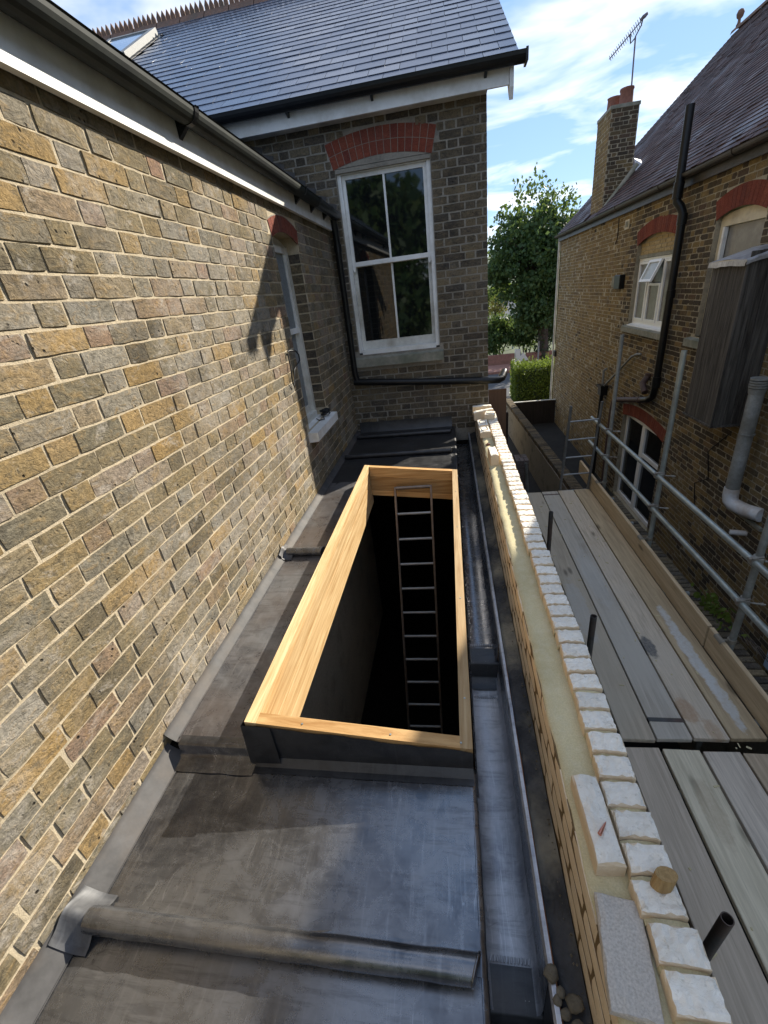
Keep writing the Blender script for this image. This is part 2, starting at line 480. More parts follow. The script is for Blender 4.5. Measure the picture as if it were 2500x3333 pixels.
PAL_W = [(0.60, 0.50, 0.36), (0.66, 0.55, 0.40), (0.64, 0.52, 0.36), (0.70, 0.58, 0.42)]
M = {}
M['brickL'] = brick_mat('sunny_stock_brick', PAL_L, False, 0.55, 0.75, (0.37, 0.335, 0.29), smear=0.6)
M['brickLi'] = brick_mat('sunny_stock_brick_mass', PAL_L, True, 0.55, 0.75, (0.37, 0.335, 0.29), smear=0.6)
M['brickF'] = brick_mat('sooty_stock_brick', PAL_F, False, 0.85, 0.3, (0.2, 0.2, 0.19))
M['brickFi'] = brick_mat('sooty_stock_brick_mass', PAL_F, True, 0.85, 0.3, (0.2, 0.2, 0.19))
M['brickR'] = brick_mat('yellow_stock_brick', PAL_R, False, 0.45, 0.1)
M['brickRi'] = brick_mat('yellow_stock_brick_mass', PAL_R, True, 0.45, 0.1)
M['brickRD'] = brick_mat('black_stock_brick', PAL_RD, False, 0.4, 0.05)
M['brickRDi'] = brick_mat('black_stock_brick_mass', PAL_RD, True, 0.4, 0.05)
M['brickY'] = brick_mat('new_yellow_brick', PAL_Y, False, 0.08, 0.1)
M['brickRed'] = brick_mat('red_arch_brick', PAL_RED, False, 0.35, 0.05, pit=0.3, relief=0.004)
M['brickStack'] = brick_mat('grey_paver_brick', [(0.14, 0.12, 0.11), (0.19, 0.16, 0.15), (0.17, 0.145, 0.135), (0.22, 0.18, 0.165)], False, 0.2, 0.1)
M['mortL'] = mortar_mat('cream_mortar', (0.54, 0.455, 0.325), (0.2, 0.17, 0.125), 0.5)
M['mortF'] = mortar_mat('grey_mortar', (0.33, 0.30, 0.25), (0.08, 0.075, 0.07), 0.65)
M['mortR'] = mortar_mat('buff_mortar', (0.42, 0.37, 0.27), (0.08, 0.07, 0.055), 0.55)
M['mortW'] = mortar_mat('wet_brown_mortar', (0.21, 0.145, 0.075), (0.14, 0.10, 0.05), 0.5)
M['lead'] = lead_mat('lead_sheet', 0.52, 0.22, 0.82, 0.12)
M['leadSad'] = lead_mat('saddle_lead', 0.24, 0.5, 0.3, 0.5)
M['leadSunTint'] = lead_mat('sun_tinted_lead_sheet', 0.62, 0.28, 0.7, 0.75)  # paler, browner lead: sunlight and lit-brick reflection painted into the colour
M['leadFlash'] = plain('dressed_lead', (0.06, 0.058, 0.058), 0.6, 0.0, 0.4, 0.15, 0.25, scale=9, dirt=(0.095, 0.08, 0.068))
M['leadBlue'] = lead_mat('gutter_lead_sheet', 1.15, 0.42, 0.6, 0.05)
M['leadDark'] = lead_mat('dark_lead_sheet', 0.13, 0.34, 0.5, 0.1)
M['black'] = plain('black_plastic', (0.009, 0.0095, 0.01), 0.34, var=0.3, spec=0.3)
M['blackiron'] = plain('black_iron_paint', (0.018, 0.017, 0.017), 0.45, var=0.4, bump=0.15, dirt=(0.05, 0.035, 0.028))
M['gutter'] = plain('grey_green_gutter', (0.014, 0.017, 0.016), 0.6, var=0.3, spec=0.2, dirt=(0.026, 0.03, 0.024))
M['white'] = plain('white_paint', (0.78, 0.78, 0.76), 0.45, var=0.03, bump=0.05, dirt=(0.55, 0.53, 0.48))
M['upvc'] = plain('white_plastic', (0.82, 0.82, 0.80), 0.3, var=0.02)
M['oldwhite'] = plain('old_white_paint', (0.62, 0.61, 0.56), 0.6, var=0.08, bump=0.2, dirt=(0.36, 0.33, 0.27))
M['cream'] = plain('cream_paint', (0.60, 0.52, 0.36), 0.55, var=0.06, dirt=(0.40, 0.34, 0.24))
M['glass'] = glass_mat('dark_window_glass', (0.006, 0.007, 0.0075), spec=0.75)
M['frost'] = plain('frosted_glass', (0.17, 0.19, 0.20), 0.35, var=0.35, bump=0.3, spec=0.5, scale=60)
M['curtain'] = glass_mat('glass_over_blind', (0.17, 0.165, 0.15), 0.25, spec=0.5)
M['mistglass'] = glass_mat('obscured_glass', (0.36, 0.38, 0.36), 0.35, spec=0.5)
M['bluglass'] = glass_mat('rooflight_glass', (0.25, 0.33, 0.42), 0.08, 0.3)
M['stone'] = plain('sill_stone', (0.27, 0.26, 0.21), 0.85, var=0.2, bump=0.4, dirt=(0.14, 0.15, 0.11))
M['pine'] = wood_mat('kerb_pine', (0.46, 0.27, 0.105), (0.68, 0.49, 0.265), 'Y', 1.0, 0.6, rnd=0.38, bump=0.2)
M['pineX'] = wood_mat('kerb_pine_across', (0.42, 0.21, 0.065), (0.62, 0.385, 0.165), 'X', 1.0, 0.6, rnd=0.38, bump=0.2)
M['galv'] = plain('galvanised_tube', (0.36, 0.40, 0.385), 0.42, 0.55, 0.12, 0.1, dirt=(0.24, 0.26, 0.25))
M['galvold'] = plain('weathered_tube', (0.26, 0.27, 0.255), 0.6, 0.3, 0.2, 0.3, dirt=(0.15, 0.15, 0.13))
M['tubedark'] = plain('dark_tube', (0.085, 0.085, 0.08), 0.55, 0.4, 0.25, 0.2, dirt=(0.12, 0.07, 0.05))
M['coupler'] = plain('coupler_steel', (0.34, 0.33, 0.30), 0.5, 0.6, 0.2, 0.2, dirt=(0.2, 0.15, 0.11))
M['clip'] = plain('board_clip', (0.28, 0.25, 0.2), 0.6, 0.3, 0.2, 0.2)
M['ladder'] = plain('ladder_metal', (0.22, 0.18, 0.15), 0.45, 0.5, 0.15, dirt=(0.12, 0.09, 0.07))
M['sladder'] = plain('steel_ladder', (0.16, 0.165, 0.165), 0.45, 0.5, 0.2)
M['rung'] = plain('ladder_rung', (0.30, 0.31, 0.31), 0.45, 0.5, 0.15)
M['terra'] = plain('terracotta', (0.20, 0.085, 0.058), 0.8, var=0.2, bump=0.3)
M['ridge'] = plain('old_ridge_tile', (0.15, 0.085, 0.06), 0.85, var=0.25, bump=0.4, dirt=(0.09, 0.075, 0.06))
M['bitumen'] = plain('bitumen_paint', (0.032, 0.032, 0.033), 0.6, var=0.6, bump=1.0, scale=14, dirt=(0.22, 0.195, 0.14))
M['copper'] = plain('copper_edge', (0.34, 0.17, 0.09), 0.45, 0.6, 0.2)
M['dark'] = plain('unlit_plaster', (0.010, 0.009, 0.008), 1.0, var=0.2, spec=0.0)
M['ply'] = wood_mat('brown_hoarding', (0.17, 0.10, 0.065), (0.21, 0.125, 0.08), 'Z', 0.8, 0.8, knots=False)
M['gate'] = wood_mat('dark_fence_wood', (0.02, 0.016, 0.013), (0.04, 0.03, 0.025), 'Z', 1, 0.8, knots=False)
M['greytimber'] = wood_mat('weathered_grey_boarding', (0.032, 0.027, 0.023), (0.155, 0.14, 0.12), 'Z', 1.0, 0.9, bump=0.8, rnd=0.45)
M['tarmac'] = plain('tarmac', (0.065, 0.066, 0.07), 0.9, var=0.15, bump=0.3, scale=3)
M['concrete'] = plain('passage_concrete', (0.022, 0.021, 0.019), 0.9, var=0.25, bump=0.4, scale=4)
M['redpave'] = plain('red_paving', (0.26, 0.13, 0.10), 0.85, var=0.2, scale=6)
M['ground'] = plain('earth_and_grass', (0.07, 0.085, 0.035), 0.95, var=0.3, scale=0.4)
M['svp'] = plain('grey_pipe_paint', (0.26, 0.265, 0.25), 0.7, var=0.25, bump=0.4, dirt=(0.15, 0.145, 0.125))
M['svpw'] = plain('white_pipe_plastic', (0.62, 0.64, 0.66), 0.4, var=0.05, dirt=(0.42, 0.33, 0.25))
M['rustpipe'] = plain('brown_iron_pipe', (0.075, 0.045, 0.038), 0.6, var=0.3, bump=0.3)
M['bluebin'] = plain('pale_blue_plastic', (0.36, 0.46, 0.60), 0.5, var=0.06)
M['aerial'] = plain('aerial_metal', (0.16, 0.13, 0.15), 0.5, 0.3)
M['bark'] = plain('bark', (0.075, 0.06, 0.05), 0.95, var=0.4, bump=0.8, scale=6)
M['granite'] = plain('speckled_slab', (0.46, 0.42, 0.365), 0.85, var=0.22, bump=0.3, scale=190)
M['rubble'] = plain('mortar_lump', (0.13, 0.115, 0.085), 0.95, var=0.25, bump=0.7, scale=40)
M['nail'] = plain('copper_nail', (0.62, 0.26, 0.18), 0.35, 0.9, 0.05)
M['render'] = plain('pale_render', (0.66, 0.64, 0.58), 0.9, var=0.05)
M['greyroof'] = plain('grey_roof', (0.13, 0.13, 0.14), 0.85, var=0.2, scale=2)
M['cable'] = plain('black_cable', (0.01, 0.01, 0.01), 0.5)

def slate_mat(name, island):
    g = NG(name)
    r = g.rnd(island)
    c = g.ramp(r, [(0, (0.036, 0.050, 0.082)), (0.5, (0.048, 0.064, 0.104)), (1, (0.062, 0.08, 0.122))])
    c = g.mix(0.4, c, g.ramp(g.noise(30, 4, 0.7), [(0.3, 0.7), (0.7, 1.25)]), 'MULTIPLY')
    ro = g.ramp(r, [(0, 0.22), (1, 0.36)])
    return g.fin(c, ro, g.bump(g.noise(25, 4, 0.6), 0.10, 0.004), None, 0.85)
M['slate'] = slate_mat('blue_slate', False); M['slatei'] = slate_mat('blue_slate_mass', True)
def tile_mat(name, island):
    g = NG(name)
    r = g.rnd(island)
    c = g.ramp(r, [(0, (0.045, 0.027, 0.025)), (0.4, (0.075, 0.043, 0.039)), (0.8, (0.10, 0.056, 0.047)), (1, (0.05, 0.037, 0.037))])
    c = g.mix(0.5, c, g.ramp(g.noise(22, 4, 0.7), [(0.3, 0.6), (0.7, 1.3)]), 'MULTIPLY')
    ro = g.ramp(g.noise(1.7, 2, 0.5), [(0.47, 0.72), (0.68, 0.40)])
    return g.fin(c, ro, g.bump(g.noise(40, 3), 0.15, 0.004), None, 0.35)
M['tile'] = tile_mat('clay_tile', False); M['tilei'] = tile_mat('clay_tile_mass', True)
def white_brick_mat(name, face):
    g = NG(name)
    a = g.noise(30, 6, 0.72, dist=1.0); b = g.noise(90, 4, 0.7)
    oi = g.n('ShaderNodeObjectInfo')
    if face:
        c = g.mix(g.ramp(a, [(0.3, 0.0), (0.6, 1.0)]), (0.80, 0.73, 0.61), (0.90, 0.85, 0.75))
        c = g.mix(g.ramp(g.noise(60, 3), [(0.62, 0.0), (0.74, 0.6)]), c, (0.45, 0.40, 0.30))
    else:
        c = g.mix(g.ramp(a, [(0.3, 0.0), (0.7, 1.0)]), (0.66, 0.52, 0.35), (0.76, 0.64, 0.47))
    c = g.mix(1.0, c, g.ramp(oi.outputs['Random'], [(0, 0.9), (1, 1.04)]), 'MULTIPLY')
    h = g.math('ADD', a, g.math('MULTIPLY', b, 0.35))
    return g.fin(c, 0.9, g.bump(h, 0.75 if face else 0.3, 0.012), None, 0.2)
M['wbface'] = white_brick_mat('split_white_face', True)
M['wbside'] = white_brick_mat('cream_brick_side', False)
def bed_mat():
    g = NG('damp_sand_mortar')
    a = g.noise(3.5, 5, 0.65); b = g.noise(26, 5, 0.7); f = g.noise(240, 2)
    c = g.mix(g.ramp(a, [(0.35, 0.0), (0.68, 1.0)]), (0.50, 0.43, 0.25), (0.62, 0.54, 0.33))
    c = g.mix(g.math('MULTIPLY', g.ramp(b, [(0.45, 0.0), (0.7, 1.0)]), 0.5), c, (0.62, 0.56, 0.39))
    c = g.mix(0.4, c, g.ramp(f, [(0.3, 0.75), (0.7, 1.2)]), 'MULTIPLY')
    h = g.math('ADD', g.math('MULTIPLY', b, 0.7), g.math('MULTIPLY', f, 0.3))
    return g.fin(c, 0.95, g.bump(h, 0.6, 0.006), None, 0.15)
M['bed'] = bed_mat()
def brickpat(name, c1, c2, mort):
    g = NG(name)
    t = g.n('ShaderNodeTexBrick')
    mp = g.mapped((1, 1, 1), (math.pi / 2, 0, math.pi / 2))
    g.l(mp, t.inputs['Vector'])
    t.inputs['Color1'].default_value = (*c1, 1); t.inputs['Color2'].default_value = (*c2, 1); t.inputs['Mortar'].default_value = (*mort, 1)
    t.inputs['Scale'].default_value = 1.0; t.inputs['Brick Width'].default_value = 0.225; t.inputs['Row Height'].default_value = 0.075; t.inputs['Mortar Size'].default_value = 0.006
    return g.fin(t.outputs['Color'], 0.95, None, None, 0.1)
M['sidebrick'] = brickpat('distant_stock_brickwork', (0.2, 0.16, 0.09), (0.12, 0.1, 0.065), (0.3, 0.26, 0.19))
M['leafdark'] = leaf_mat('sycamore_leaves', [(0.035, 0.075, 0.028), (0.05, 0.105, 0.036), (0.075, 0.135, 0.04), (0.12, 0.165, 0.045)], 0.42)
M['leaflime'] = leaf_mat('hedge_leaves', [(0.09, 0.14, 0.022), (0.15, 0.21, 0.032), (0.20, 0.26, 0.05), (0.12, 0.19, 0.03)], 0.45)
M['leafgold'] = leaf_mat('yellowing_leaves', [(0.16, 0.14, 0.03), (0.24, 0.18, 0.03), (0.12, 0.14, 0.03), (0.28, 0.17, 0.03)], 0.4)
M['leafivy'] = leaf_mat('ivy_leaves', [(0.02, 0.04, 0.016), (0.032, 0.055, 0.022), (0.045, 0.07, 0.025)], 0.2)

# ------------------------------------------------------------------ brick builder
def brick_faces(mb, O, ux, n, w, h, proud, grid=True, rng=random, mi=0, back=0.012, rough=1.0):
    """one brick face block: O = lower-left point on the mortar plane, ux along, n outwards, z up"""
    ux = Vector(ux); n = Vector(n); uz = Vector((0, 0, 1)); O = Vector(O)
    J = lambda a: (rng.random() - 0.5) * 2 * a * rough
    nx = max(2, int(round(w / 0.055))) if grid else 1
    nz = 2 if grid else 1
    tilt = J(0.0022)
    P = []
    for j in range(nz + 1):
        row = []
        for i in range(nx + 1):
            a = w * i / nx; b = h * j / nz; d = proud + tilt * (2 * i / nx - 1)
            ei = i in (0, nx); ej = j in (0, nz)
            if ei and ej:
                k = rng.random() * 0.003 + 0.0006
                a += k if i == 0 else -k; b += k * .7 if j == 0 else -k * .7; d -= 0.002
            elif ei or ej:
                if ei: a += (1 if i == 0 else -1) * rng.random() * 0.003
                if ej: b += (1 if j == 0 else -1) * (rng.random() * 0.0035 - 0.0008)
                d -= 0.0015 * rng.random()
            else:
                b += J(0.006)
            row.append(O + ux * a + uz * b + n * (d + J(0.0012)))
        P.append(row)
    base = len(mb.v)
    vs = [p for r in P for p in r]
    N = nx + 1
    fs = [(j * N + i, j * N + i + 1, (j + 1) * N + i + 1, (j + 1) * N + i) for j in range(nz) for i in range(nx)]
    loop = [i for i in range(N)] + [j * N + nx for j in range(1, nz + 1)] + [nz * N + i for i in range(nx - 1, -1, -1)] + [j * N for j in range(nz - 1, 0, -1)]
    b0 = len(vs)
    for k in loop:
        vs.append(Vector(vs[k]) - n * (proud + back))
    L = len(loop)
    for q in range(L):
        q2 = (q + 1) % L
        fs.append((loop[q], b0 + q, b0 + q2, loop[q2]))
    mb.add(vs, fs, mi)

def subtract(a, b, holes, minlen=0.028):
    segs = [(a, b)]
    for (h0, h1) in holes:
        out = []
        for (s, e) in segs:
            if h1 <= s or h0 >= e: out.append((s, e)); continue
            if h0 > s: out.append((s, h0))
            if h1 < e: out.append((h1, e))
        segs = out
    return [(s, e) for s, e in segs if e - s > minlen]

def flemish(z0, z1, u0, u1, course, st, hd, jt, phase, holes, rng, end_align=None):
    """yield (u, z, w, h) rectangles of a Flemish bond; holes(za, zb) gives the u intervals to leave out"""
    k = 0; z = z0
    per = st + hd + 2 * jt
    while z + course * 0.5 < z1:
        h = min(course - jt, z1 - z)
        hs = holes(z, z + h)
        u = u0 - per + (phase + (k % 2) * per / 2 + (rng.random() - 0.5) * 0.03) % per
        i = 0
        while u < u1:
            for w in (st, hd):
                wj = w + (rng.random() - 0.5) * 0.012
                a, b = max(u, u0), min(u + wj, u1)
                if b - a > 0.028:
                    for (s, e) in subtract(a, b, hs):
                        yield (s, z + (rng.random() - 0.5) * 0.003, e - s, h)
                u += w + jt
        z += course; k += 1

def lay(wall, rects, plane, n, proud, m_obj, m_mass, rng, limit=300, pick=None, gridall=False, name='brick', rough=1.0):
    """lay bricks on a wall: the largest in view are objects, the rest one mass. plane(u,z)->point; n normal"""
    n = Vector(n)
    ux0 = Vector(plane(1, 0)) - Vector(plane(0, 0))
    # keep (ux, n, z) so that faces look outwards
    flip = ux0.cross(Vector((0, 0, 1))).dot(n) < 0
    R = []
    for (u, z, w, h) in rects:
        c = [plane(u, z), plane(u + w, z), plane(u + w, z + h), plane(u, z + h)]
        R.append((seen_area(c), u, z, w, h))
    R.sort(reverse=True)
    masses = {}
    for q, (ar, u, z, w, h) in enumerate(R):
        key = pick(u, z) if pick else 0
        mo, mm = (m_obj, m_mass) if not pick else (m_obj[key], m_mass[key])
        pr = proud + (rng.random() - 0.5) * 0.004 * rough
        if q < limit and ar > 60:
            mb = MB()
            brick_faces(mb, (0, 0, 0), ux0, n, w, h, pr, True, rng, rough=rough)
            put(name, mb.mesh(name, [mo]), wall, Matrix.Translation(plane(u, z)))
        else:
            mb = masses.setdefault(key, MB())
            brick_faces(mb, plane(u, z), ux0, n, w, h, pr, gridall and ar > 150, rng, rough=rough)
    for key, mb in masses.items():
        mm = m_mass if not pick else m_mass[key]
        obj('brickwork', mb, mm, wall, kind='stuff')

def arch_rows(parent, cu, cz, r0, rows, u_half, plane, n, mat, count, depth=0.012, rh=0.108, jt=0.006):
    """rows of wedge bricks on a segmental arch centred at (cu, cz)"""
    n = Vector(n)
    for k in range(rows):
        ra, rb = r0 + k * (rh + jt), r0 + k * (rh + jt) + rh
        half = math.asin(min(0.99, u_half / r0))
        for i in range(count):
            g0 = -half + 2 * half * i / count; g1 = -half + 2 * half * (i + 1) / count
            e = jt / 2 / ra
            if k % 2: g0 += half / count * 0.0
            q = []
            for (r_, g_) in ((ra, g0 + e), (ra, g1 - e), (rb, g1 - e), (rb, g0 + e)):
                q.append(Vector(plane(cu + r_ * math.sin(g_), cz + r_ * math.cos(g_))) + n * (0.003 + random.random() * 0.003))
            mb = MB(); mb.prism(q, -n * depth)
            obj('brick', mb, mat, parent)

def wall_slab(name, pts, d, mat, parent):
    mb = MB(); mb.prism(pts, d)
    return obj(name, mb, mat, parent)

def holed_panel(name, us, zs, holes, plane, n, mat, parent, thick):
    """a wall sheet with rectangular openings: cells of the (us x zs) grid that fall in no opening"""
    mb = MB(); n = Vector(n)
    us = sorted(us); zs = sorted(zs)
    for a, b in zip(us[:-1], us[1:]):
        for c, d in zip(zs[:-1], zs[1:]):
            um, zm = (a + b) / 2, (c + d) / 2
            if any(h[0] < um < h[1] and h[2] < zm < h[3] for h in holes): continue
            q = [plane(a, c), plane(b, c), plane(b, d), plane(a, d)]
            mb.prism(q, -n * thick)
    return obj(name, mb, mat, parent)

GZ = -4.6          # ground level
XW, DY, XR = -1.25, 5.503, 3.55   # planes of the left wall, the end wall, the neighbour's wall

# ================================================================== THE SETTING
mb = MB()
mb.add([(-600, -600, GZ), (900, -600, GZ), (900, 900, GZ), (-600, 900, GZ)], [(0, 1, 2, 3)])
obj('ground', mb, M['ground'], kind='structure')
mb = MB(); mb.add([(0.45, -3, GZ + .004), (3.54, -3, GZ + .004), (3.54, 18.4, GZ + .004), (0.45, 18.4, GZ + .004)], [(0, 1, 2, 3)])
obj('passage', mb, M['concrete'], kind='structure')
mb = MB(); mb.add([(-40, 18.4, GZ + .004), (40, 18.4, GZ + .004), (40, 26, GZ + .004), (-40, 26, GZ + .004)], [(0, 1, 2, 3)])
obj('road', mb, M['tarmac'], kind='structure')
mb = MB(); mb.box((-40, 26, GZ - .1), (40, 28.4, GZ + .12))
obj('pavement', mb, M['redpave'], kind='structure')
# far hillside
mb = MB()
P = []
rg = random.Random(5)
for i in range(16):
    row = []
    for j in range(40):
        x = -260 + j * 16; y = 120 + i * 24
        h = GZ + min(1, i / 9) ** 1.3 * 20 + math.sin(j * 0.5) * 2.2 * i / 15 + rg.random() * 1.2
        row.append((x, y, h - (0.6 if i == 0 else 0)))
    P.append(row)
mb.grid(P, 0, True)
obj('hills', mb, plain('wooded_hillside', (0.06, 0.085, 0.05), 0.95, var=0.5, scale=0.08), kind='structure')

# ================================================================== MAIN HOUSE (end wall with the tall sash window)
house = thing('house', 'dark brick house end with tall white sash window under a blue slate roof', 'house', (-2.0, DY + 2, GZ))
P_end = lambda u, z: (u, DY, z)
NF = (0, -1, 0)
wall = holed_panel('wall', [-8, -1.15, -1.095, -0.115, 0.445], [GZ, -0.6, 1.24, 1.62, -0.66],
                   [(-1.095, -0.115, -0.6, 1.24)], P_end, NF, M['mortF'], house, 0.3)
def holes_end(za, zb):
    h = []
    zm = (za + zb) / 2
    if zb > -0.605 and za < 1.26: h.append((-1.1, -0.108))
    if zb > -0.735 and za < -0.66 + .05: h.append((-1.145, -0.072))
    if zm > 1.21:
        R0 = 1.99; cz = 1.30 - R0
        ro = R0 + 0.222 + 0.01
        if zm < cz + ro:
            hw = math.sqrt(max(0, ro * ro - (zm - cz) ** 2))
            e = 0.505 + (zm - 1.23) * 0.26
            hw = min(hw, e)
            if hw > 0: h.append((-0.605 - hw - .012, -0.605 + hw + .012))
    return h
rg = random.Random(11)
rects = [r for r in flemish(1.543 - 0.075 * 42 + 0.004, 1.615, -2.7, 0.447, 0.075, 0.218, 0.102, 0.011, 0.13, holes_end, rg)
         if not (r[0] + r[2] < -1.27 and r[1] < 0.6)]
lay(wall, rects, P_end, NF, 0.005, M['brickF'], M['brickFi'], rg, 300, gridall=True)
arch = MB(); arch.box((-1.10, DY - 0.002, 1.20), (-0.11, DY + 0.08, 1.235))
arch_o = obj('brick_arch', arch, M['mortF'], house)
# mortar behind the arch bricks
am = MB(); R0 = 1.99; cz = 1.30 - R0; hf = math.asin(0.515 / R0)
pa = [(-0.605 + (R0 - .001) * math.sin(-hf + 2 * hf * i / 14), DY + 0.001, cz + (R0 - .001) * math.cos(-hf + 2 * hf * i / 14)) for i in range(15)]
pb = [(-0.605 + (R0 + .228) * math.sin(-hf + 2 * hf * i / 14), DY + 0.001, cz + (R0 + .228) * math.cos(-hf + 2 * hf * i / 14)) for i in range(14, -1, -1)]
am.prism(pa + pb, (0, -0.002, 0))
obj('mortar', am, M['mortF'], arch_o)
arch_rows(arch_o, -0.605, cz, R0, 2, 0.513, P_end, NF, M['brickRed'], 15)
# flank and back of the house
mb = MB()
mb.box((0.14, DY + 0.301, GZ), (0.4445, 14.9, 1.62)); mb.box((-8, 14.6, GZ), (0.139, 14.9, 1.62)); mb.box((-8.3, DY + .001, GZ), (-8.001, 14.9, 1.62))
mb.add([(0.44, DY + .01, 1.62), (0.44, 14.89, 1.62), (0.44, 10.2, 4.62)], [(0, 1, 2)])
mb.add([(-8.2, DY + .01, 1.62), (-8.2, 14.89, 1.62), (-8.2, 10.2, 4.62)], [(0, 2, 1)])
obj('wall', mb, M['sidebrick'], house)
mb = MB(); mb.box((-1.9, DY + 1.2, -1.2), (0.13, DY + 1.25, 1.6))
obj('inner_partition', mb, M['dark'], house)

# sash window
def sash_window(parent):
    f = MB(); y0, y1 = DY + 0.03, DY + 0.14
    f.box((-1.094, y0, -0.58), (-1.052, y1, 1.235)); f.box((-0.158, y0, -0.58), (-0.116, y1, 1.235))
    f.box((-1.052, y0 + .002, 1.19), (-0.158, y1, 1.235)); f.box((-1.052, y0 - .02, -0.60), (-0.158, y1, -0.55))
    # head board following the arch
    n = 12
    pts = [(-1.094, y0 + .004, 1.236), (-0.116, y0 + .004, 1.236)]
    for i in range(n + 1):
        a = hf * (1 - 2 * i / n); pts.append((-0.605 + (R0 - .004) * math.sin(a) * .985, y0 + .004, cz + (R0 - .004) * math.cos(a)))
    f.prism(pts, (0, 0.05, 0))
    w = obj('window', f, M['white'], parent)
    s = MB(); ya, yb = y0 + .028, y0 + .062
    s.box((-1.051, ya, 0.36), (-1.015, yb, 1.189)); s.box((-0.195, ya, 0.36), (-0.159, yb, 1.189)); s.box((-1.015, ya + .001, 1.15), (-0.195, yb, 1.189))
    s.box((-1.015, ya - .004, 0.345), (-0.195, yb, 0.39))
    s.prism([(-1.05, ya, 0.36), (-1.015, ya, 0.36), (-1.02, ya, 0.30), (-1.035, ya, 0.285), (-1.05, ya, 0.32)], (0, .03, 0))
    s.prism([(-0.195, ya, 0.36), (-0.16, ya, 0.36), (-0.16, ya, 0.32), (-0.175, ya, 0.285), (-0.19, ya, 0.30)], (0, .03, 0))
    obj('sash', s, M['white'], w)
    s = MB(); yc, yd = y0 + .066, y0 + .10
    s.box((-1.051, yc, -0.549), (-1.012, yd, 0.375)); s.box((-0.198, yc, -0.549), (-0.159, yd, 0.375)); s.box((-1.012, yc + .001, -0.549), (-0.198, yd, -0.455))
    s.box((-1.012, yc + .001, 0.34), (-0.198, yd, 0.375))
    obj('sash', s, M['oldwhite'], w)
    s = MB(); s.box((-0.617, ya + .002, 0.391), (-0.595, yb - .002, 1.149)); obj('glazing_bar', s, M['white'], w)
    s = MB(); s.box((-0.617, yc + .002, -0.454), (-0.595, yd - .002, 0.339)); obj('glazing_bar', s, M['white'], w)
    for (a, b, c, d, yy, t) in ((-1.014, -0.618, 0.391, 1.149, ya + .016, .004), (-0.594, -0.196, 0.391, 1.149, ya + .016, -.003),
                                (-1.011, -0.618, -0.454, 0.339, yc + .016, .005), (-0.594, -0.199, -0.454, 0.339, yc + .016, -.004)):
        g = MB(); g.add([(a, yy + t, c), (b, yy - t, c), (b, yy - t, d), (a, yy + t, d)], [(0, 1, 2, 3)])
        obj('pane', g, M['glass'], w)
    return w
sash_window(house)
mb = MB(); mb.prism([(-1.14, DY + .1, -0.60), (-1.14, DY - .075, -0.64), (-1.14, DY - .075, -0.735), (-1.14, DY + .1, -0.735)], (1.064, 0, 0))
obj('window_sill', mb, M['stone'], house)

# roof: plane through the eave, pitch 31.08 degrees
TP = math.tan(math.radians(31.083)); CP, SP = math.cos(math.radians(31.083)), math.sin(math.radians(31.083))
EY, EZ = 5.205, 1.742
RY = 10.15; RZ = EZ + (RY - EY) * TP
roofpt = lambda x, s, d=0.0: Vector((x, EY + s * CP - d * SP, EZ + s * SP + d * CP))
SL = (RY - EY) / CP
rf = MB()
rf.prism([roofpt(-8.3, 0.03, -.02), roofpt(0.67, 0.03, -.02), roofpt(0.67, SL, -.02), roofpt(-8.3, SL, -.02)], Vector((0, SP, -CP)) * 0.05)
rf.prism([(-8.3, RY, RZ - .03), (0.67, RY, RZ - .03), (0.67, 15.1, EZ), (-8.3, 15.1, EZ)], (0, 0, -0.05))
roof = obj('roof', rf, M['slate'], house)
rg = random.Random(21)
G, SW = 0.232, 0.300
R = []
k = 0; s = 0.0
while s < SL - 0.1:
    x = 0.70
    first = True
    while x > -8.3:
        w = SW * (0.5 if (first and k % 2) else 1.0); first = False
        vx = -4.0 - 0.4
        if not (-5.5 < x - w / 2 < -4.5 and 3.45 < s + .1 < 5.0):
            R.append((seen_area([roofpt(x - w, s), roofpt(x, s), roofpt(x, s + G), roofpt(x - w, s + G)]), x, s, w))
        x -= w
    s += G; k += 1
R.sort(reverse=True)
def slate(mb, x, s, w, G, o, ptf, rg, th=0.006, lap=0.03, gap=0.0022, tilt=0.005):
    a, b = x - w + gap, x - gap
    t0 = tilt + rg.random() * .0025; j = (rg.random() - .5) * .004
    q = [ptf(a, s + j, t0), ptf(b, s + j + (rg.random() - .5) * .002, t0 + (rg.random() - .5) * .0015), ptf(b, s + G + lap, -.001), ptf(a, s + G + lap, -.001)]
    up = ptf(0, 0, 1) - ptf(0, 0, 0)
    lo = [p - up * th for p in q]
    q = [p - o for p in q]; lo = [p - o for p in lo]
    mb.add(q + lo, [(0, 1, 2, 3), (0, 4, 5, 1), (1, 5, 6, 2), (3, 7, 4, 0)])
mass = MB()
for q, (ar, x, s, w) in enumerate(R):
    if q < 300 and ar > 60:
        o = roofpt(x, s); m1 = MB(); slate(m1, x, s, w, G, o, roofpt, rg)
        put('slate', m1.mesh('slate', [M['slate']]), roof, Matrix.Translation(o))
    else:
        slate(mass, x, s, w, G, Vector((0, 0, 0)), roofpt, rg)
obj('slates', mass, M['slatei'], roof, kind='stuff')
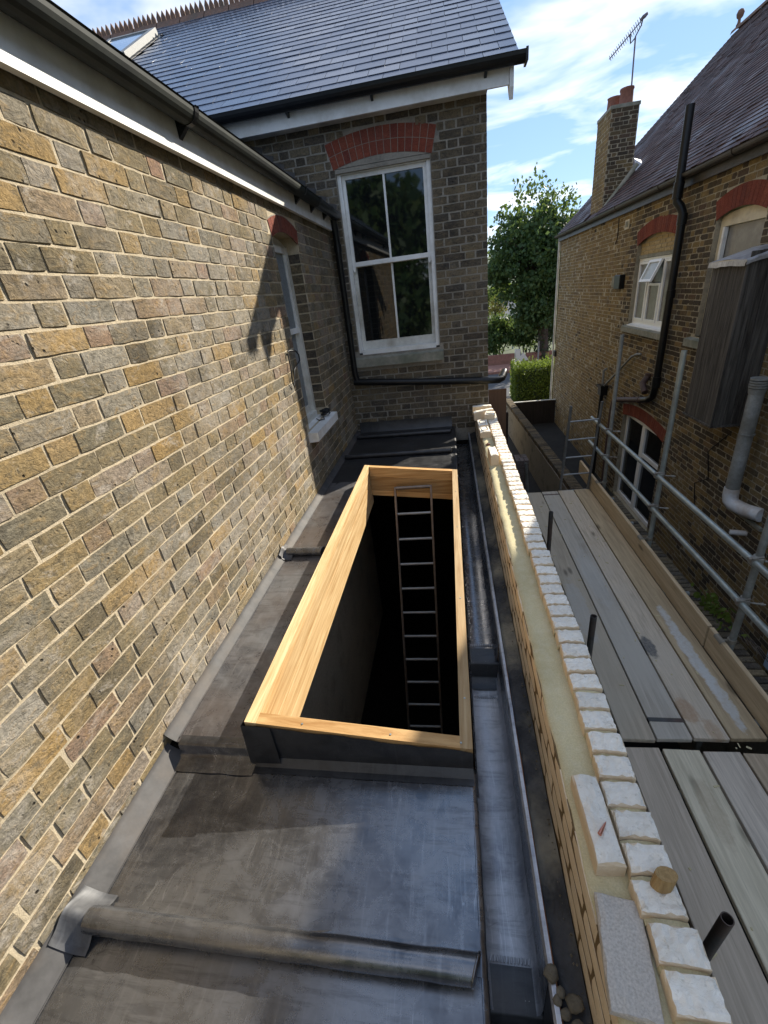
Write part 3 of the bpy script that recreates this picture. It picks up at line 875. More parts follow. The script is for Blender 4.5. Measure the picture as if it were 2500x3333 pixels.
# crested ridge tiles
x = 0.66; i = 0
while x > -8.2:
    w = 0.46
    r_ = MB()
    a, b = x - w + .006, x - .006
    y0, z0 = RY, RZ + .02
    r_.add([(a, y0 - .13, z0 - .10), (b, y0 - .13, z0 - .10), (b, y0 - .02, z0 + .03), (a, y0 - .02, z0 + .03), (b, y0 + .02, z0 + .03), (a, y0 + .02, z0 + .03), (b, y0 + .13, z0 - .10), (a, y0 + .13, z0 - .10)],
           [(0, 1, 2, 3), (3, 2, 4, 5), (5, 4, 6, 7)])
    nt_ = 5
    for t in range(nt_):
        c0 = a + (b - a) * t / nt_; c1 = a + (b - a) * (t + 1) / nt_
        g_ = .008
        r_.prism([(c0 + g_, y0 - .02, z0 + .03), (c1 - g_, y0 - .02, z0 + .03), (c1 - g_, y0 - .02, z0 + .09), ((c0 + c1) / 2, y0 - .02, z0 + .165 + rg.random() * .01), (c0 + g_, y0 - .02, z0 + .09)], (0, .04, 0))
    obj('ridge_tile', r_, M['ridge'], roof)
    x -= w; i += 1
# rooflight
v = MB()
x0, x1, s0, s1, d = -5.42, -4.55, 3.55, 4.95, 0.10
up = Vector((0, -SP, CP))
for (a, b, c, e) in ((x0, x0 + .09, s0, s1), (x1 - .09, x1, s0, s1), (x0 + .09, x1 - .09, s1 - .09, s1), (x0 + .09, x1 - .09, s0, s0 + .10)):
    v.prism([roofpt(a, c, 0), roofpt(b, c, 0), roofpt(b, e, 0), roofpt(a, e, 0)], up * d)
rl = obj('rooflight', v, plain('rooflight_frame', (0.20, 0.20, 0.195), 0.6, 0.0), house)
g = MB(); g.add([roofpt(x0 + .09, s0 + .1, .085), roofpt(x1 - .09, s0 + .1, .085), roofpt(x1 - .09, s1 - .09, .085), roofpt(x0 + .09, s1 - .09, .085)], [(0, 1, 2, 3)])
obj('pane', g, M['bluglass'], rl)
g = MB(); g.prism([roofpt(x0 + .02, s0 - .22, .012), roofpt(x1 + .06, s0 - .22, .012), roofpt(x1 + .02, s0 - .002, .03), roofpt(x0 + .02, s0 - .002, .03)], up * .012)
obj('apron', g, M['leadDark'], rl)
for q in range(7):
    g = MB(); c = s0 - .05 + q * .21
    g.prism([roofpt(x1 + .002, c, .01), roofpt(x1 + .085, c, .012), roofpt(x1 + .085, c + .2, .008), roofpt(x1 + .002, c + .2, .008)], up * .007)
    obj('soaker', g, M['leadFlash'], rl)
# fascia, gutter, bargeboard
mb = MB(); mb.box((-3.2, 5.335, 1.585), (0.63, 5.36, 1.765))
obj('fascia', mb, M['white'], house)
mb = MB(); mb.box((-3.2, 5.3601, 1.597), (0.444, DY - .0005, 1.612)); obj('soffit', mb, M['oldwhite'], house)
def half_gutter(a, b, r, outward, n=9, th=0.004, lip=.006):
    """half-round gutter between two points; outward = horizontal unit vector"""
    g = MB(); a = Vector(a); b = Vector(b); o = Vector(outward); up = Vector((0, 0, 1))
    prof = [o * math.cos(t) * r - up * math.sin(t) * r for t in [math.pi * k / n for k in range(n + 1)]]
    prof = [o * (r + lip) + up * .004] + prof
    inn = [p * (1 - th / r) for p in prof]
    loop = prof + inn[::-1]
    g.add([a + p for p in loop] + [b + p for p in loop], [(i, (i + 1) % len(loop), len(loop) + (i + 1) % len(loop), len(loop) + i) for i in range(len(loop))], 0, False)
    g.add([a + p for p in prof], [list(range(len(prof)))[::-1]]); g.add([b + p for p in prof], [list(range(len(prof)))])
    return g
mg = half_gutter((-3.0, 5.262, 1.752), (0.755, 5.262, 1.752), 0.068, (0, -1, 0))
gut = obj('gutter', mg, M['black'], house)
for x in (-2.25, -1.45, -0.62, 0.42):
    b_ = MB(); b_.prism([(x - .012, 5.333, 1.66), (x - .012, 5.333, 1.745), (x - .012, 5.262, 1.684)], (.024, 0, 0)); obj('bracket', b_, M['black'], gut)
e_ = MB(); e_.box((0.752, 5.19, 1.68), (0.772, 5.335, 1.768)); obj('end_cap', e_, M['black'], gut)
bb = MB()
bp = [Vector((0.632, EY + .10, EZ + .02)), Vector((0.632, EY + .10, 1.56)), Vector((0.632, EY + .14, 1.48)), Vector((0.632, EY + .22, 1.56)), Vector((0.632, EY + .30, 1.66))]
bp += [roofpt(0.632, SL, -.26), roofpt(0.632, SL, -.03)]
bb.prism(bp, (.035, 0, 0))
obj('bargeboard', bb, M['white'], house)
# rainwater pipe in the corner and the black waste pipe across the wall
p = MB(); p.tube([(-1.165, 5.40, 0.80), (-1.165, 5.425, 0.66), (-1.165, 5.43, -0.80), (-1.15, 5.43, -0.89)], .036, 12)
p.tube([(-1.165, 5.43, -0.30), (-1.165, 5.43, -0.23)], .043, 12); p.tube([(-1.165, 5.43, 0.50), (-1.165, 5.43, 0.57)], .043, 12)
obj('downpipe', p, M['black'], house)
p = MB(); p.tube([(-1.19, 5.43, -0.90), (-0.4, 5.43, -0.965), (0.47, 5.43, -1.025), (0.56, 5.435, -1.03), (0.60, 5.47, -1.02), (0.635, 5.56, -0.98), (0.645, 5.60, -0.965)], .04, 12)
p.tube([(0.36, 5.43, -1.017), (0.44, 5.43, -1.023)], .047, 12); p.tube([(0.60, 5.48, -1.02), (0.63, 5.55, -.985)], .047, 12)
obj('waste_pipe', p, M['black'], house)
for x in (-0.78, 0.1):
    c = MB(); c.box((x, 5.432, -0.915 - (x + 1.19) * .075), (x + .02, DY - .004, -0.89 - (x + 1.19) * .075)); obj('pipe_bracket', c, M['black'], house)
# stepped flashing where the wing roof meets the end wall
for i in range(8):
    x = -1.20 - i * 0.10; z = 0.905 + i * 0.083
    q = MB(); q.prism([(x + .045, DY - .010, z - .075), (x + .075, DY - .010, z + .035), (x - .07, DY - .010, z + .075), (x - .10, DY - .010, z + .02)], (0, .004, 0))
    obj('flashing', q, M['leadFlash'], house)

# ================================================================== SIDE WING (the sunlit wall on the left)
wing = thing('house_wing', 'sunlit yellow stock brick side wall with a narrow white window near its corner', 'house wing', (-3.2, 2.0, GZ))
P_l = lambda u, z: (XW, u, z)
NL = (1, 0, 0)
WY0, WY1, WZ0, WZ1 = 3.60, 4.21, -0.98, 0.56
wallw = holed_panel('wall', [-2.6, WY0, WY1, DY - .001], [GZ, WZ0, 0.545, 0.74], [(WY0, WY1, WZ0, 0.545)], P_l, NL, M['mortL'], wing, 0.28)
def holes_left(za, zb):
    h = []; zm = (za + zb) / 2
    if zb > WZ0 + .01 and za < 0.50: h.append((WY0 - .004, WY1 + .004))
    if zb > -1.06 and za < -0.98: h.append((3.53, 4.31))
    if zm > 0.44:
        R_ = 0.86; c_ = 0.545 - R_
        ro = R_ + .13
        hw = min(math.sqrt(max(0, ro * ro - (zm - c_) ** 2)), 0.31 + (zm - .47) * .35)
        if hw > 0: h.append((3.905 - hw - .012, 3.905 + hw + .012))
    return h
rg = random.Random(31)
c = 0.0787
z0 = -0.1259 - c * 20 + 0.005
rects = list(flemish(z0, 0.735, -0.9, DY - .002, c, 0.2255, 0.1105, 0.0085, 0.2, holes_left, rg))
rects = [r for r in rects if r[1] > -1.75]
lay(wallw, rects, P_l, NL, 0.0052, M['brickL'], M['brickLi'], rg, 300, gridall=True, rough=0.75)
# arch over the narrow window
am = MB(); R1 = 0.86; c1 = 0.545 - R1; h1 = math.asin(0.31 / R1)
pa = [(XW - 0.001, 3.905 + (R1 - .001) * math.sin(-h1 + 2 * h1 * i / 10), c1 + (R1 - .001) * math.cos(-h1 + 2 * h1 * i / 10)) for i in range(11)]
pb = [(XW - 0.001, 3.905 + (R1 + .115) * math.sin(-h1 + 2 * h1 * i / 10), c1 + (R1 + .115) * math.cos(-h1 + 2 * h1 * i / 10)) for i in range(10, -1, -1)]
am.prism(pa + pb, (.003, 0, 0))
ar1 = obj('brick_arch', am, M['mortF'], wing)
arch_rows(ar1, 3.905, c1, R1, 1, 0.309, P_l, NL, M['brickRed'], 9)
# reveal bricks
for side, yy in ((1, WY1), (-1, WY0)):
    for k in range(19):
        zz = z0 + c * math.ceil((WZ0 - z0) / c) + k * c
        if zz + c > 0.50: break
        q = MB(); q.box((XW - .098, min(yy, yy - side * .004), zz), (XW - .001, max(yy, yy - side * .004), zz + c - .012))
        obj('brick', q, M['brickF'], wallw)
f = MB()
xa, xb = XW - .16, XW - .10
f.box((xa, WY0 + .001, WZ0 + .002), (xb, WY0 + .055, 0.475)); f.box((xa, WY1 - .055, WZ0 + .002), (xb, WY1 - .001, 0.475)); f.box((xa, WY0 + .055, 0.425), (xb, WY1 - .055, 0.475)); f.box((xa, WY0 + .055, WZ0 + .002), (xb + .02, WY1 - .055, -0.92))
f.prism([(xa + .02, WY0 + .001, .476), (xa + .02, WY1 - .001, .476)] + [(xa + .02, 3.905 + (R1 - .004) * math.sin(a) * .97, c1 + (R1 - .004) * math.cos(a)) for a in [h1 * (1 - 2 * i / 8) for i in range(9)]], (.025, 0, 0))
ww = obj('window', f, M['oldwhite'], wing)
s = MB(); s.box((xa + .03, WY0 + .056, -0.20), (xb - .005, WY1 - .056, -0.155)); s.box((xa + .028, WY1 - .095, -.155), (xb - .01, WY1 - .056, .424)); s.box((xa + .028, WY0 + .056, -.155), (xb - .01, WY0 + .095, .424)); obj('sash', s, M['white'], ww)
s = MB(); s.box((xa + .01, WY1 - .10, -.919), (xa + .028, WY1 - .056, -.20)); s.box((xa + .01, WY0 + .056, -.919), (xa + .028, WY0 + .10, -.20)); s.box((xa + .009, WY0 + .10, -.919), (xa + .027, WY1 - .10, -.85)); obj('sash', s, M['oldwhite'], ww)
for (za, zb, xx) in ((-.155, .424, xa + .04), (-.85, -.20, xa + .02)):
    g = MB(); g.add([(xx, WY0 + .06, za), (xx, WY1 - .06, za), (xx, WY1 - .06, zb), (xx, WY0 + .06, zb)], [(0, 1, 2, 3)]); obj('pane', g, M['frost'], ww)
mb = MB(); mb.prism([(XW - .13, 3.545, -.975), (XW + .085, 3.545, -.985), (XW + .085, 3.545, -1.062), (XW - .02, 3.545, -1.07)], (0, .755, 0))
obj('window_sill', mb, M['white'], wing)
# fascia, gutter, wing roof
mb = MB(); mb.box((XW + .028, -2.6, 0.703), (XW + .056, 5.44, 0.885)); mb.box((XW + .010, -2.6, 0.712), (XW + .028, 5.44, 0.86))
fas = obj('fascia', mb, M['white'], wing)
sb = MB(); sb.box((XW + .003, -2.6, 0.7405), (XW + .0099, 5.44, 0.755)); obj('soffit', sb, M['oldwhite'], fas)
mg = half_gutter((XW + .110, -2.6, 0.868), (XW + .110, 4.62, 0.852), 0.054, (1, 0, 0), n=11)
gu = obj('gutter', mg, M['gutter'], wing)
mg = half_gutter((XW + .110, 4.621, 0.852), (XW + .110, 5.46, 0.850), 0.054, (1, 0, 0), n=11); obj('gutter_length', mg, M['black'], gu)
for y in (0.55, 2.42, 4.15, 4.60, 5.05):
    b_ = half_gutter((XW + .110, y, 0.859), (XW + .110, y + .035, 0.859), 0.059, (1, 0, 0), n=11); b_.prism([(XW + .0565, y + .004, 0.76), (XW + .0565, y + .004, .84), (XW + .110, y + .004, .805)], (0, .028, 0))
    obj('bracket', b_, M['black'], gu)
T2 = math.radians(36.0)
wr = lambda y, s, d=0.0: Vector((XW + .10 - s * math.cos(T2) + d * math.sin(T2), y, 0.895 + s * math.sin(T2) + d * math.cos(T2)))
rr_ = MB(); rr_.prism([wr(-2.6, 0), wr(5.49, 0), wr(5.49, 3.6), wr(-2.6, 3.6)], wr(0, 0, -.08) - wr(0, 0, 0))
k = 0; s = 0
wroof = obj('roof', rr_, M['slate'], wing)
ms = MB()
while s < 3.5:
    y = 5.49
    first = True
    while y > -2.5:
        w = 0.3 * (0.5 if first and k % 2 else 1); first = False
        a, b = max(y - w + .002, -2.6), y - .002
        q = [wr(a, s, .008), wr(b, s, .008), wr(b, s + .26, .002), wr(a, s + .26, .002)]
        ms.add(q + [p - (wr(0, 0, .005) - wr(0, 0, 0)) for p in q], [(0, 1, 2, 3), (0, 4, 5, 1), (1, 5, 6, 2), (3, 7, 4, 0)])
        y -= w
    s += .232; k += 1
obj('slates', ms, M['slatei'], wroof, kind='stuff')
# back and near end of the wing
mb = MB(); mb.box((-5.6, -2.6, GZ), (-5.3, DY - .002, 3.3)); mb.box((-5.299, -2.6, GZ), (XW - .281, -2.35, 0.8))
obj('wall', mb, M['sidebrick'], wing)

# things on the left wall and its sill
c = MB()
c.tube([(-1.236, 3.40, -.29), (-1.222, 3.43, -.285), (-1.215, 3.53, -.30), (-1.213, 3.585, -.335), (-1.215, 3.59, -.38), (-1.222, 3.52, -.405), (-1.225, 3.45, -.43), (-1.222, 3.40, -.49), (-1.226, 3.375, -.55), (-1.224, 3.35, -.52), (-1.224, 3.37, -.40), (-1.234, 3.395, -.30)], .0055, 6)
tag(obj('cable', c, M['cable']), 'loop of black cable sticking out of the sunlit brick wall', 'cable')
c = MB(); rg = random.Random(3)
pts = []
for i in range(70):
    a = i * 0.5; r_ = .045 + .018 * math.sin(i * 0.9)
    pts.append((XW + .01 + math.cos(a) * r_ * .8, 4.13 + math.sin(a) * r_, -.962 + .0006 * i + rg.random() * .006))
c.tube(pts, .006, 5)
c.tube([(XW + .0, 4.07, -.965), (XW + .04, 3.97, -.972), (XW + .0, 3.93, -.97), (XW - .04, 3.98, -.965)], .005, 5)
tag(obj('coiled_cable', c, M['cable']), 'tangle of black cable lying on the white sill of the narrow window', 'cable')

# ================================================================== FLAT LEAD ROOF
ZU, ZL = -1.565, -1.632      # upper and lower lead levels
YS = 1.045                   # the step between them
flat = thing('flat_roof', 'flat roof dressed in grey lead sheet with rolls, between the two walls', 'flat roof', (-0.6, 2.0, ZL))
rg = random.Random(41)
def lead_sheet(x0, x1, y0, y1, z, nx=14, ny=14, wob=.0022, mat=M['lead'], par=flat, name='lead_sheet'):
    mb = MB(); P = []
    for j in range(ny + 1):
        P.append([(x0 + (x1 - x0) * i / nx, y0 + (y1 - y0) * j / ny, z + (rg.random() - .5) * 2 * wob) for i in range(nx + 1)])
    mb.grid(P, 0, True)
    return obj(name, mb, mat, par)
# rounded outer edge falling into the gutter
def edge_fold(y0, y1, z, mat, drop):
    mb = MB(); P = []
    for j in range(17):
        y = y0 + (y1 - y0) * j / 16
        w = (rg.random() - .5) * .003
        P.append([(0.012 + w, y, z), (0.024 + w, y, z - .003), (0.031 + w, y, z - .012), (0.033 + w, y, z - drop)])
    mb.grid(P, 0, True); return obj('lead_edge', mb, mat, flat)
lead_sheet(-1.178, 0.012, 0.478, YS, ZL, 18, 10)
edge_fold(0.478, YS, ZL, M['lead'], .35)
lead_sheet(-1.178, 0.012, -0.9, 0.477, ZL, 18, 14)
edge_fold(-0.9, 0.4775, ZL, M['lead'], .35)
lead_sheet(-1.20, -0.846, YS, 2.49, ZU, 6, 16, mat=M['leadSunTint'])
lead_sheet(-1.20, -0.846, 2.49, 3.80, ZU, 6, 16, mat=M['leadSunTint'])
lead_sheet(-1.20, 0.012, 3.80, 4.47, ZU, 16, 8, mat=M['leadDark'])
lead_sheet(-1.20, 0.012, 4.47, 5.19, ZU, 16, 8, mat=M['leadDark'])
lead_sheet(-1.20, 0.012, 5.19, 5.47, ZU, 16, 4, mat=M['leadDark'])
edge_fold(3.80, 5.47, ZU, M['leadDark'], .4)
# wall flashing along the left wall (dressed over a fillet)
def upstand(y0, y1, z, top, xf, mat=M['leadFlash']):
    mb = MB(); P = []
    n = max(4, int((y1 - y0) / .12))
    for j in range(n + 1):
        y = y0 + (y1 - y0) * j / n
        P.append([(xf - .001, y, z + .001), (xf - .016, y, z + .012), (XW + .016, y, top - .012 + rg.random() * .003), (XW + .009, y, top + (rg.random() - .5) * .006), (XW + .007, y, top + .008)])
    mb.grid(P, 0, True); return obj('wall_flashing', mb, mat, flat)
upstand(-0.9, 0.46, ZL, -1.578, -1.178); upstand(0.465, YS - .002, ZL, -1.575, -1.178)
upstand(YS, 2.485, ZU, -1.525, -1.20); upstand(2.49, 5.46, ZU, -1.523, -1.20)
mb = MB(); mb.grid([[(-1.21 + i * .1, 5.468, ZU + .001), (-1.21 + i * .1, 5.487, ZU + .02), (-1.21 + i * .1, 5.493, ZU + .13 + rg.random() * .01)] for i in range(13)], 0, True)
obj('wall_flashing', mb, M['leadDark'], flat)
# white bead of sealant along the fold
mb = MB()
mb.tube([(-1.199 + (rg.random() - .5) * .002, YS + .02 + i * .1, ZU + .0030) for i in range(28)], .0022, 5)
mb.tube([(-1.177 + (rg.random() - .5) * .002, -.8 + i * .1, ZL + .0025) for i in range(19)], .002, 5)
obj('sealant_bead', mb, M['leadFlash'], flat)
# lead rolls
def roll(x0, x1, y, z, r, mat, lap=.05, name='lead_roll', end=True):
    """lead dressed over a wooden roll: an upright-sided round, and the flat lap beyond it"""
    mb = MB(); P = []; Q = []
    n = 26
    for i in range(n + 1):
        x = x0 + (x1 - x0) * i / n
        w = (rg.random() - .5) * .0026
        row = []
        for k in range(13):
            a = -1.15 + (math.pi + 2.3) * k / 12
            row.append((x + (.012 * math.cos(a) if (i == n and end) else 0), y + (r + w) * math.cos(a), z + r * 0.95 + (r + w) * math.sin(a)))
        P.append(row)
        Q.append([(x, y + r * .84, z + .004), (x, y + r + lap * .4, z + .005 + abs(w)), (x, y + r + lap + w * 3, z + .0045), (x, y + r + lap + .001 + w * 3, z + .0005)])
    mb.grid(P, 0, True); mb.grid(Q, 0, False)
    if end:
        cap = MB(); cap.add([(p[0] + .0005, p[1], p[2]) for p in P[-1]], [list(range(13))])
        mb.tube([(p[0] - .002, p[1], p[2]) for p in P[-1]], .0034, 6)
    o = obj(name, mb, mat, flat)
    if end: obj('end_cap', cap, M['leadDark'], o)
    return o
roll(-1.165, 0.002, 0.482, ZL, 0.034, M['lead'], lap=.018)
roll(-1.20, -0.935, 2.49, ZU, 0.030, M['lead'], end=True)
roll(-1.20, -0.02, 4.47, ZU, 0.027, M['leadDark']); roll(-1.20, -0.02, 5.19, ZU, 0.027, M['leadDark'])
# saddle pieces where the rolls meet the wall, dressed smooth over the fillet
for (y, z, xf, h, wd) in ((0.482, ZL, -1.178, .050, .038), (2.49, ZU, -1.20, .040, .032)):
    mb = MB(); P = []
    for i in range(15):
        t = -1 + 2 * i / 14
        dy = t * (.070 + rg.random() * .004)
        bell = math.exp(-(dy / wd) ** 2) * h
        P.append([(xf + .045, y + dy, z + .0035 + bell * .95), (xf + .012, y + dy, z + .005 + bell), (xf - .018, y + dy, z + .0175 + bell * .95), (XW + .030, y + dy, z + .0375 + bell * .8), (XW + .0175, y + dy, z + .0475 + bell * .6), (XW + .0160, y + dy, z + .054 + bell * .5 + rg.random() * .002)])
    mb.grid(P, 0, True)
    obj('saddle', mb, M['leadSad'], flat)
# step face between the two levels, left of the skylight upstand
mb = MB()
P = []
for i in range(9):
    x = -1.19 + i * (0.345 / 8)
    P.append([(x, YS + .03, ZU + .003), (x, YS - .002, ZU + .001), (x, YS - .010, ZU - .008), (x, YS - .012, ZL + .02), (x, YS - .028, ZL + .006), (x, YS - .085 + rg.random() * .004, ZL + .004)])
mb.grid(P, 0, True)
obj('step_flashing', mb, M['lead'], flat)

# box gutter in three falling lengths
def zk(x): return -1.40 - 0.1145 * (x + 0.845)
GL = [(-0.9, 0.492, -2.00), (0.492, 1.735, -1.905), (1.735, 5.45, -1.80)]
for q, (a, b, z) in enumerate(GL):
    mb = MB(); P = []
    n = max(8, int((b - a) / .15))
    for j in range(n + 1):
        y = a + (b - a) * j / n
        w = (rg.random() - .5) * .003
        P.append([(0.034, y, z + .10), (0.036, y, z + .012), (0.048, y, z + w), (0.10, y, z - .002 + w), (0.165, y, z + w), (0.177, y, z + .014), (0.184, y, z + .06)])
    mb.grid(P, 0, True)
    obj('gutter_lining', mb, M['leadBlue'] if q < 2 else M['lead'], flat)
    # far wall of the gutter, with its folded top
    mb = MB(); P = []
    n *= 2
    for j in range(n + 1):
        y = a + (b - a) * j / n
        w = (rg.random() - .5) * .005; t = (rg.random() - .5) * .007
        P.append([(0.1835, y, z + .058), (0.186 + w, y, -1.70), (0.187 + w, y, -1.668 + t), (0.190 + w, y, -1.657 + t), (0.200 + w, y, -1.656 + t), (0.204 + w, y, -1.668)])
    mb.grid(P, 0, True)
    obj('gutter_upstand', mb, M['leadDark'] if q == 0 else M['lead'], flat)
    lip = MB(); lip.grid([[(.1885 + (rg.random() - .5) * .003, p_[2][1], p_[2][2] - .012 - rg.random() * .012), (.1862, p_[2][1], p_[2][2] + .008), (.192, p_[3][1], p_[3][2] + .006), (.2035, p_[4][1], p_[4][2] + .0055 + rg.random() * .002), (.2065 + rg.random() * .002, p_[4][1], p_[4][2] - .012 - rg.random() * .01)] for p_ in P], 0, False)
    obj('folded_edge', lip, M['leadBlue'], flat)
    if q < 2:
        mb = MB()
        zt = GL[q + 1][2]
        mb.grid([[(0.035 + i * .0298, b + .10, zt + .005), (0.035 + i * .0298, b, zt + .004), (0.035 + i * .0298, b - .009, zt - .006), (0.035 + i * .0298, b - .012, z + .02), (0.035 + i * .0298, b - .02, z + .006), (0.035 + i * .0298, b - .09, z + .005)] for i in range(6)], 0, True)
        obj('drip', mb, M['leadDark'], flat)
for y, z in ((0.605, -1.905), (1.60, -1.905), (1.86, -1.80)):
    mb = MB()
    for i in range(13):
        mb.tube([(0.046 + i * .0105, y - .007, z + .003), (0.05 + i * .0105, y + .008, z + .003)], .0034, 5)
    obj('weld_seam', mb, M['leadBlue'], flat)
cp = MB()
pts = [(0.2045 + (rg.random() - .5) * .004, -.7 + i * .14, -1.663 + (rg.random() - .5) * .006) for i in range(19)]
cp.tube(pts, .0035, 5)
obj('copper_strip', cp, M['copper'], flat)
# old wall head, tarred, between the gutter and the new wall
mb = MB(); P = []
for j in range(70):
    y = -0.9 + j * .092
    P.append([(0.206 + rg.random() * .003, y, -1.672 + (rg.random() - .5) * .008), (0.224, y, -1.663 + (rg.random() - .5) * .016), (0.25, y, -1.66 + (rg.random() - .5) * .016), (0.276, y, -1.652 + (rg.random() - .3) * .014)])
mb.grid(P, 0, True)
mb.box((0.206, -.9, -2.6), (0.2765, 5.44, -1.69))
obj('wall_head', mb, M['bitumen'], flat)
# structure under the lead, and the dark room below
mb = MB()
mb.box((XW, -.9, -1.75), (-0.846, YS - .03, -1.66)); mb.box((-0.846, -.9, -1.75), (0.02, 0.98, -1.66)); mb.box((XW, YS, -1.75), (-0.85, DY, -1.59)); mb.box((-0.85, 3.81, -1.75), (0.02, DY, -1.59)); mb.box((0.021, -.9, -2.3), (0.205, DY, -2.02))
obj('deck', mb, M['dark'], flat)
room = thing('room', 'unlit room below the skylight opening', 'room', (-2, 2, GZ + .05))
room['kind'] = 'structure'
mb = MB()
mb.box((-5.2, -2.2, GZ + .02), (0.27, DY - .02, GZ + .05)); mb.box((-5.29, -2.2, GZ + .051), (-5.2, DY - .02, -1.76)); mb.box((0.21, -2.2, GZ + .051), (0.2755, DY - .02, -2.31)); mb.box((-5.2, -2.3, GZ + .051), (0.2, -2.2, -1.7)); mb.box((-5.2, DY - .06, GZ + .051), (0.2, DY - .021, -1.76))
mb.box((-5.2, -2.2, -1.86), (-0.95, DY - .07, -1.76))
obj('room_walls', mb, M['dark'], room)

# ================================================================== SKYLIGHT UPSTAND (timber)
kerb = thing('skylight_upstand', 'pine board upstand around the open skylight hole in the lead roof', 'skylight frame', (-0.41, 2.4, ZU))
KX0, KX1, KY0, KY1, KT = -0.845, 0.022, 1.03, 3.80, 0.046
def kboard(x0, x1, y0, y1, ta, tb, mat, par=kerb, name='board'):
    """board following the fall of the upstand; ta/tb are depths below its sloping top"""
    mb = MB()
    q = [(x0, y0, zk(x0) - tb), (x1, y0, zk(x1) - tb), (x1, y1, zk(x1) - tb), (x0, y1, zk(x0) - tb), (x0, y0, zk(x0) - ta), (x1, y0, zk(x1) - ta), (x1, y1, zk(x1) - ta), (x0, y1, zk(x0) - ta)]
    mb.add(q, [(0, 3, 2, 1), (4, 5, 6, 7), (0, 1, 5, 4), (1, 2, 6, 5), (2, 3, 7, 6), (3, 0, 4, 7)])
    return obj(name, mb, mat, par)
h = [0.0, 0.047, 0.0495, 0.155, 0.158, 0.268, 0.271, 0.385]
for a, b in ((0, 1), (2, 3), (4, 5), (6, 7)):
    o_ = (0.0, .0035, .0008, .004)[a // 2]
    kboard(KX0, KX0 + KT - o_, KY0 + .0005, KY1, h[a], h[b], M['pine'])
for a, b in ((0.0, .095), (.097, .235), (.237, .29)):
    kboard(KX0 + KT, KX1 - KT, KY1 - KT - (.0015 if a == .097 else 0), KY1, a, b, M['pineX'])
for a, b in ((0, .12), (.122, .27)):
    kboard(KX1 - KT, KX1, KY0, KY1, a, b, M['pine'])
kboard(KX0 + KT, KX1 - KT, KY0, KY0 + .048, 0, .07, M['pineX']); kboard(KX0 + KT, KX1 - KT, KY0 + .001, KY0 + .047, .072, .25, M['pineX'])
# lead dressed up the outside, with a wavy top edge
def kerb_lead(pts_fn, n, depth, mat, nm='lead_flashing'):
    mb = MB(); P = []
    for i in range(n + 1):
        (x, y), (ox, oy) = pts_fn(i / n)
        t = -.012 + math.sin(i * 0.9) * .004 + (rg.random() - .5) * .007
        zt = zk(x)
        zb = depth(x)
        w = rg.random() * .004
        P.append([(x + ox * (.003 + w), y + oy * (.003 + w), zt + t), (x + ox * .005, y + oy * .005, zt - .03), (x + ox * .006, y + oy * .006, zb + .03), (x + ox * .03, y + oy * .03, zb + .004), (x + ox * .055, y + oy * .055, zb + .0035)])
    mb.grid(P, 0, False); return obj(nm, mb, mat, kerb)
kerb_lead(lambda t: ((KX0, KY0 + .02 + t * (KY1 - KY0 - .02)), (-1, 0)), 46, lambda x: ZU, M['lead'])
kerb_lead(lambda t: ((KX0 + .0 + t * (KX1 - KX0), KY0), (0, -1)), 18, lambda x: ZL, M['leadDark'])
kerb_lead(lambda t: ((KX0 + t * (KX1 - KX0), KY1), (0, 1)), 14, lambda x: ZU, M['leadDark'])
mb = MB(); P = []
for i in range(47):
    y = KY0 + (KY1 - KY0) * i / 46
    P.append([(KX1 + .004 + rg.random() * .004, y, zk(KX1) - .006 + (rg.random() - .5) * .014 + .004 * math.sin(i * 1.1)), (KX1 + .006, y, zk(KX1) - .03), (KX1 + .011, y, -1.79), (KX1 + .018, y, -1.80)])
mb.grid(P); obj('lead_flashing', mb, M['lead'], kerb)
# corner patch
mb = MB(); mb.grid([[(KX0 - .012, KY0 + .03, zk(KX0) - .015), (KX0 - .014, KY0 + .03, ZU + .01)], [(KX0 - .012, KY0 - .012, zk(KX0) - .006), (KX0 - .02, KY0 - .022, ZL + .012)], [(KX0 + .105, KY0 - .011, zk(KX0 + .105) - .002), (KX0 + .11, KY0 - .02, ZL + .012)]])
obj('corner_patch', mb, M['leadDark'], kerb)
mb = MB()
for x in (-.62, -.28, -0.02): mb.tube([(x, KY0 + .02, zk(x) + .0005), (x, KY0 + .02, zk(x) + .0025)], .004, 8)
for y in (1.25, 1.9, 2.7, 3.3): mb.tube([(0.0, y, zk(0) + .0005), (0.0, y, zk(0) + .0025)], .004, 8)
obj('screw', mb, M['galv'], kerb)

# ladder standing in the room and rising through the opening
lad = thing('ladder', 'brown metal ladder rising out of the dark skylight opening', 'ladder', (-0.43, 2.79, GZ + .05))
T = Vector((-0.394, 3.70, -1.60)); Bm = Vector((-0.4155, 2.78, GZ + .05))
dv = (Bm - T); Ln = dv.length; dv.normalize()
sx = Vector((1, 0.02, 0)).normalized()
for sgn in (-1, 1):
    a = T + sx * .168 * sgn; b = Bm + sx * .168 * sgn
    nrm = sx.cross(dv).normalized()
    mb = MB(); mb.bbox((a + b) / 2, sx * .010, nrm * .022, dv * (Ln / 2), .003); obj('stile', mb, M['ladder'], lad)
p = T + dv * .012
k = 0
while (p - T).length < Ln - .1:
    mb = MB(); mb.tube([p - sx * .158, p + sx * .158], .013 if k else .016, 10); obj('rung', mb, M['rung'] if k else M['ladder'], lad)
    p = p + dv * .2475; k += 1

# ================================================================== NEW WALL ON THE RIGHT (white bricks)
para = thing('parapet_wall', 'new white brick wall with one row of bricks on edge over sandy mortar', 'wall', (0.375, 2.4, GZ))
PX0, PX1, PZ = 0.276, 0.474, -1.345
rg = random.Random(51)
mb = MB(); mb.box((PX0 + .004, -0.9, GZ), (PX1 - .004, 5.48, PZ - .012)); core = obj('wall', mb, M['mortW'], para)
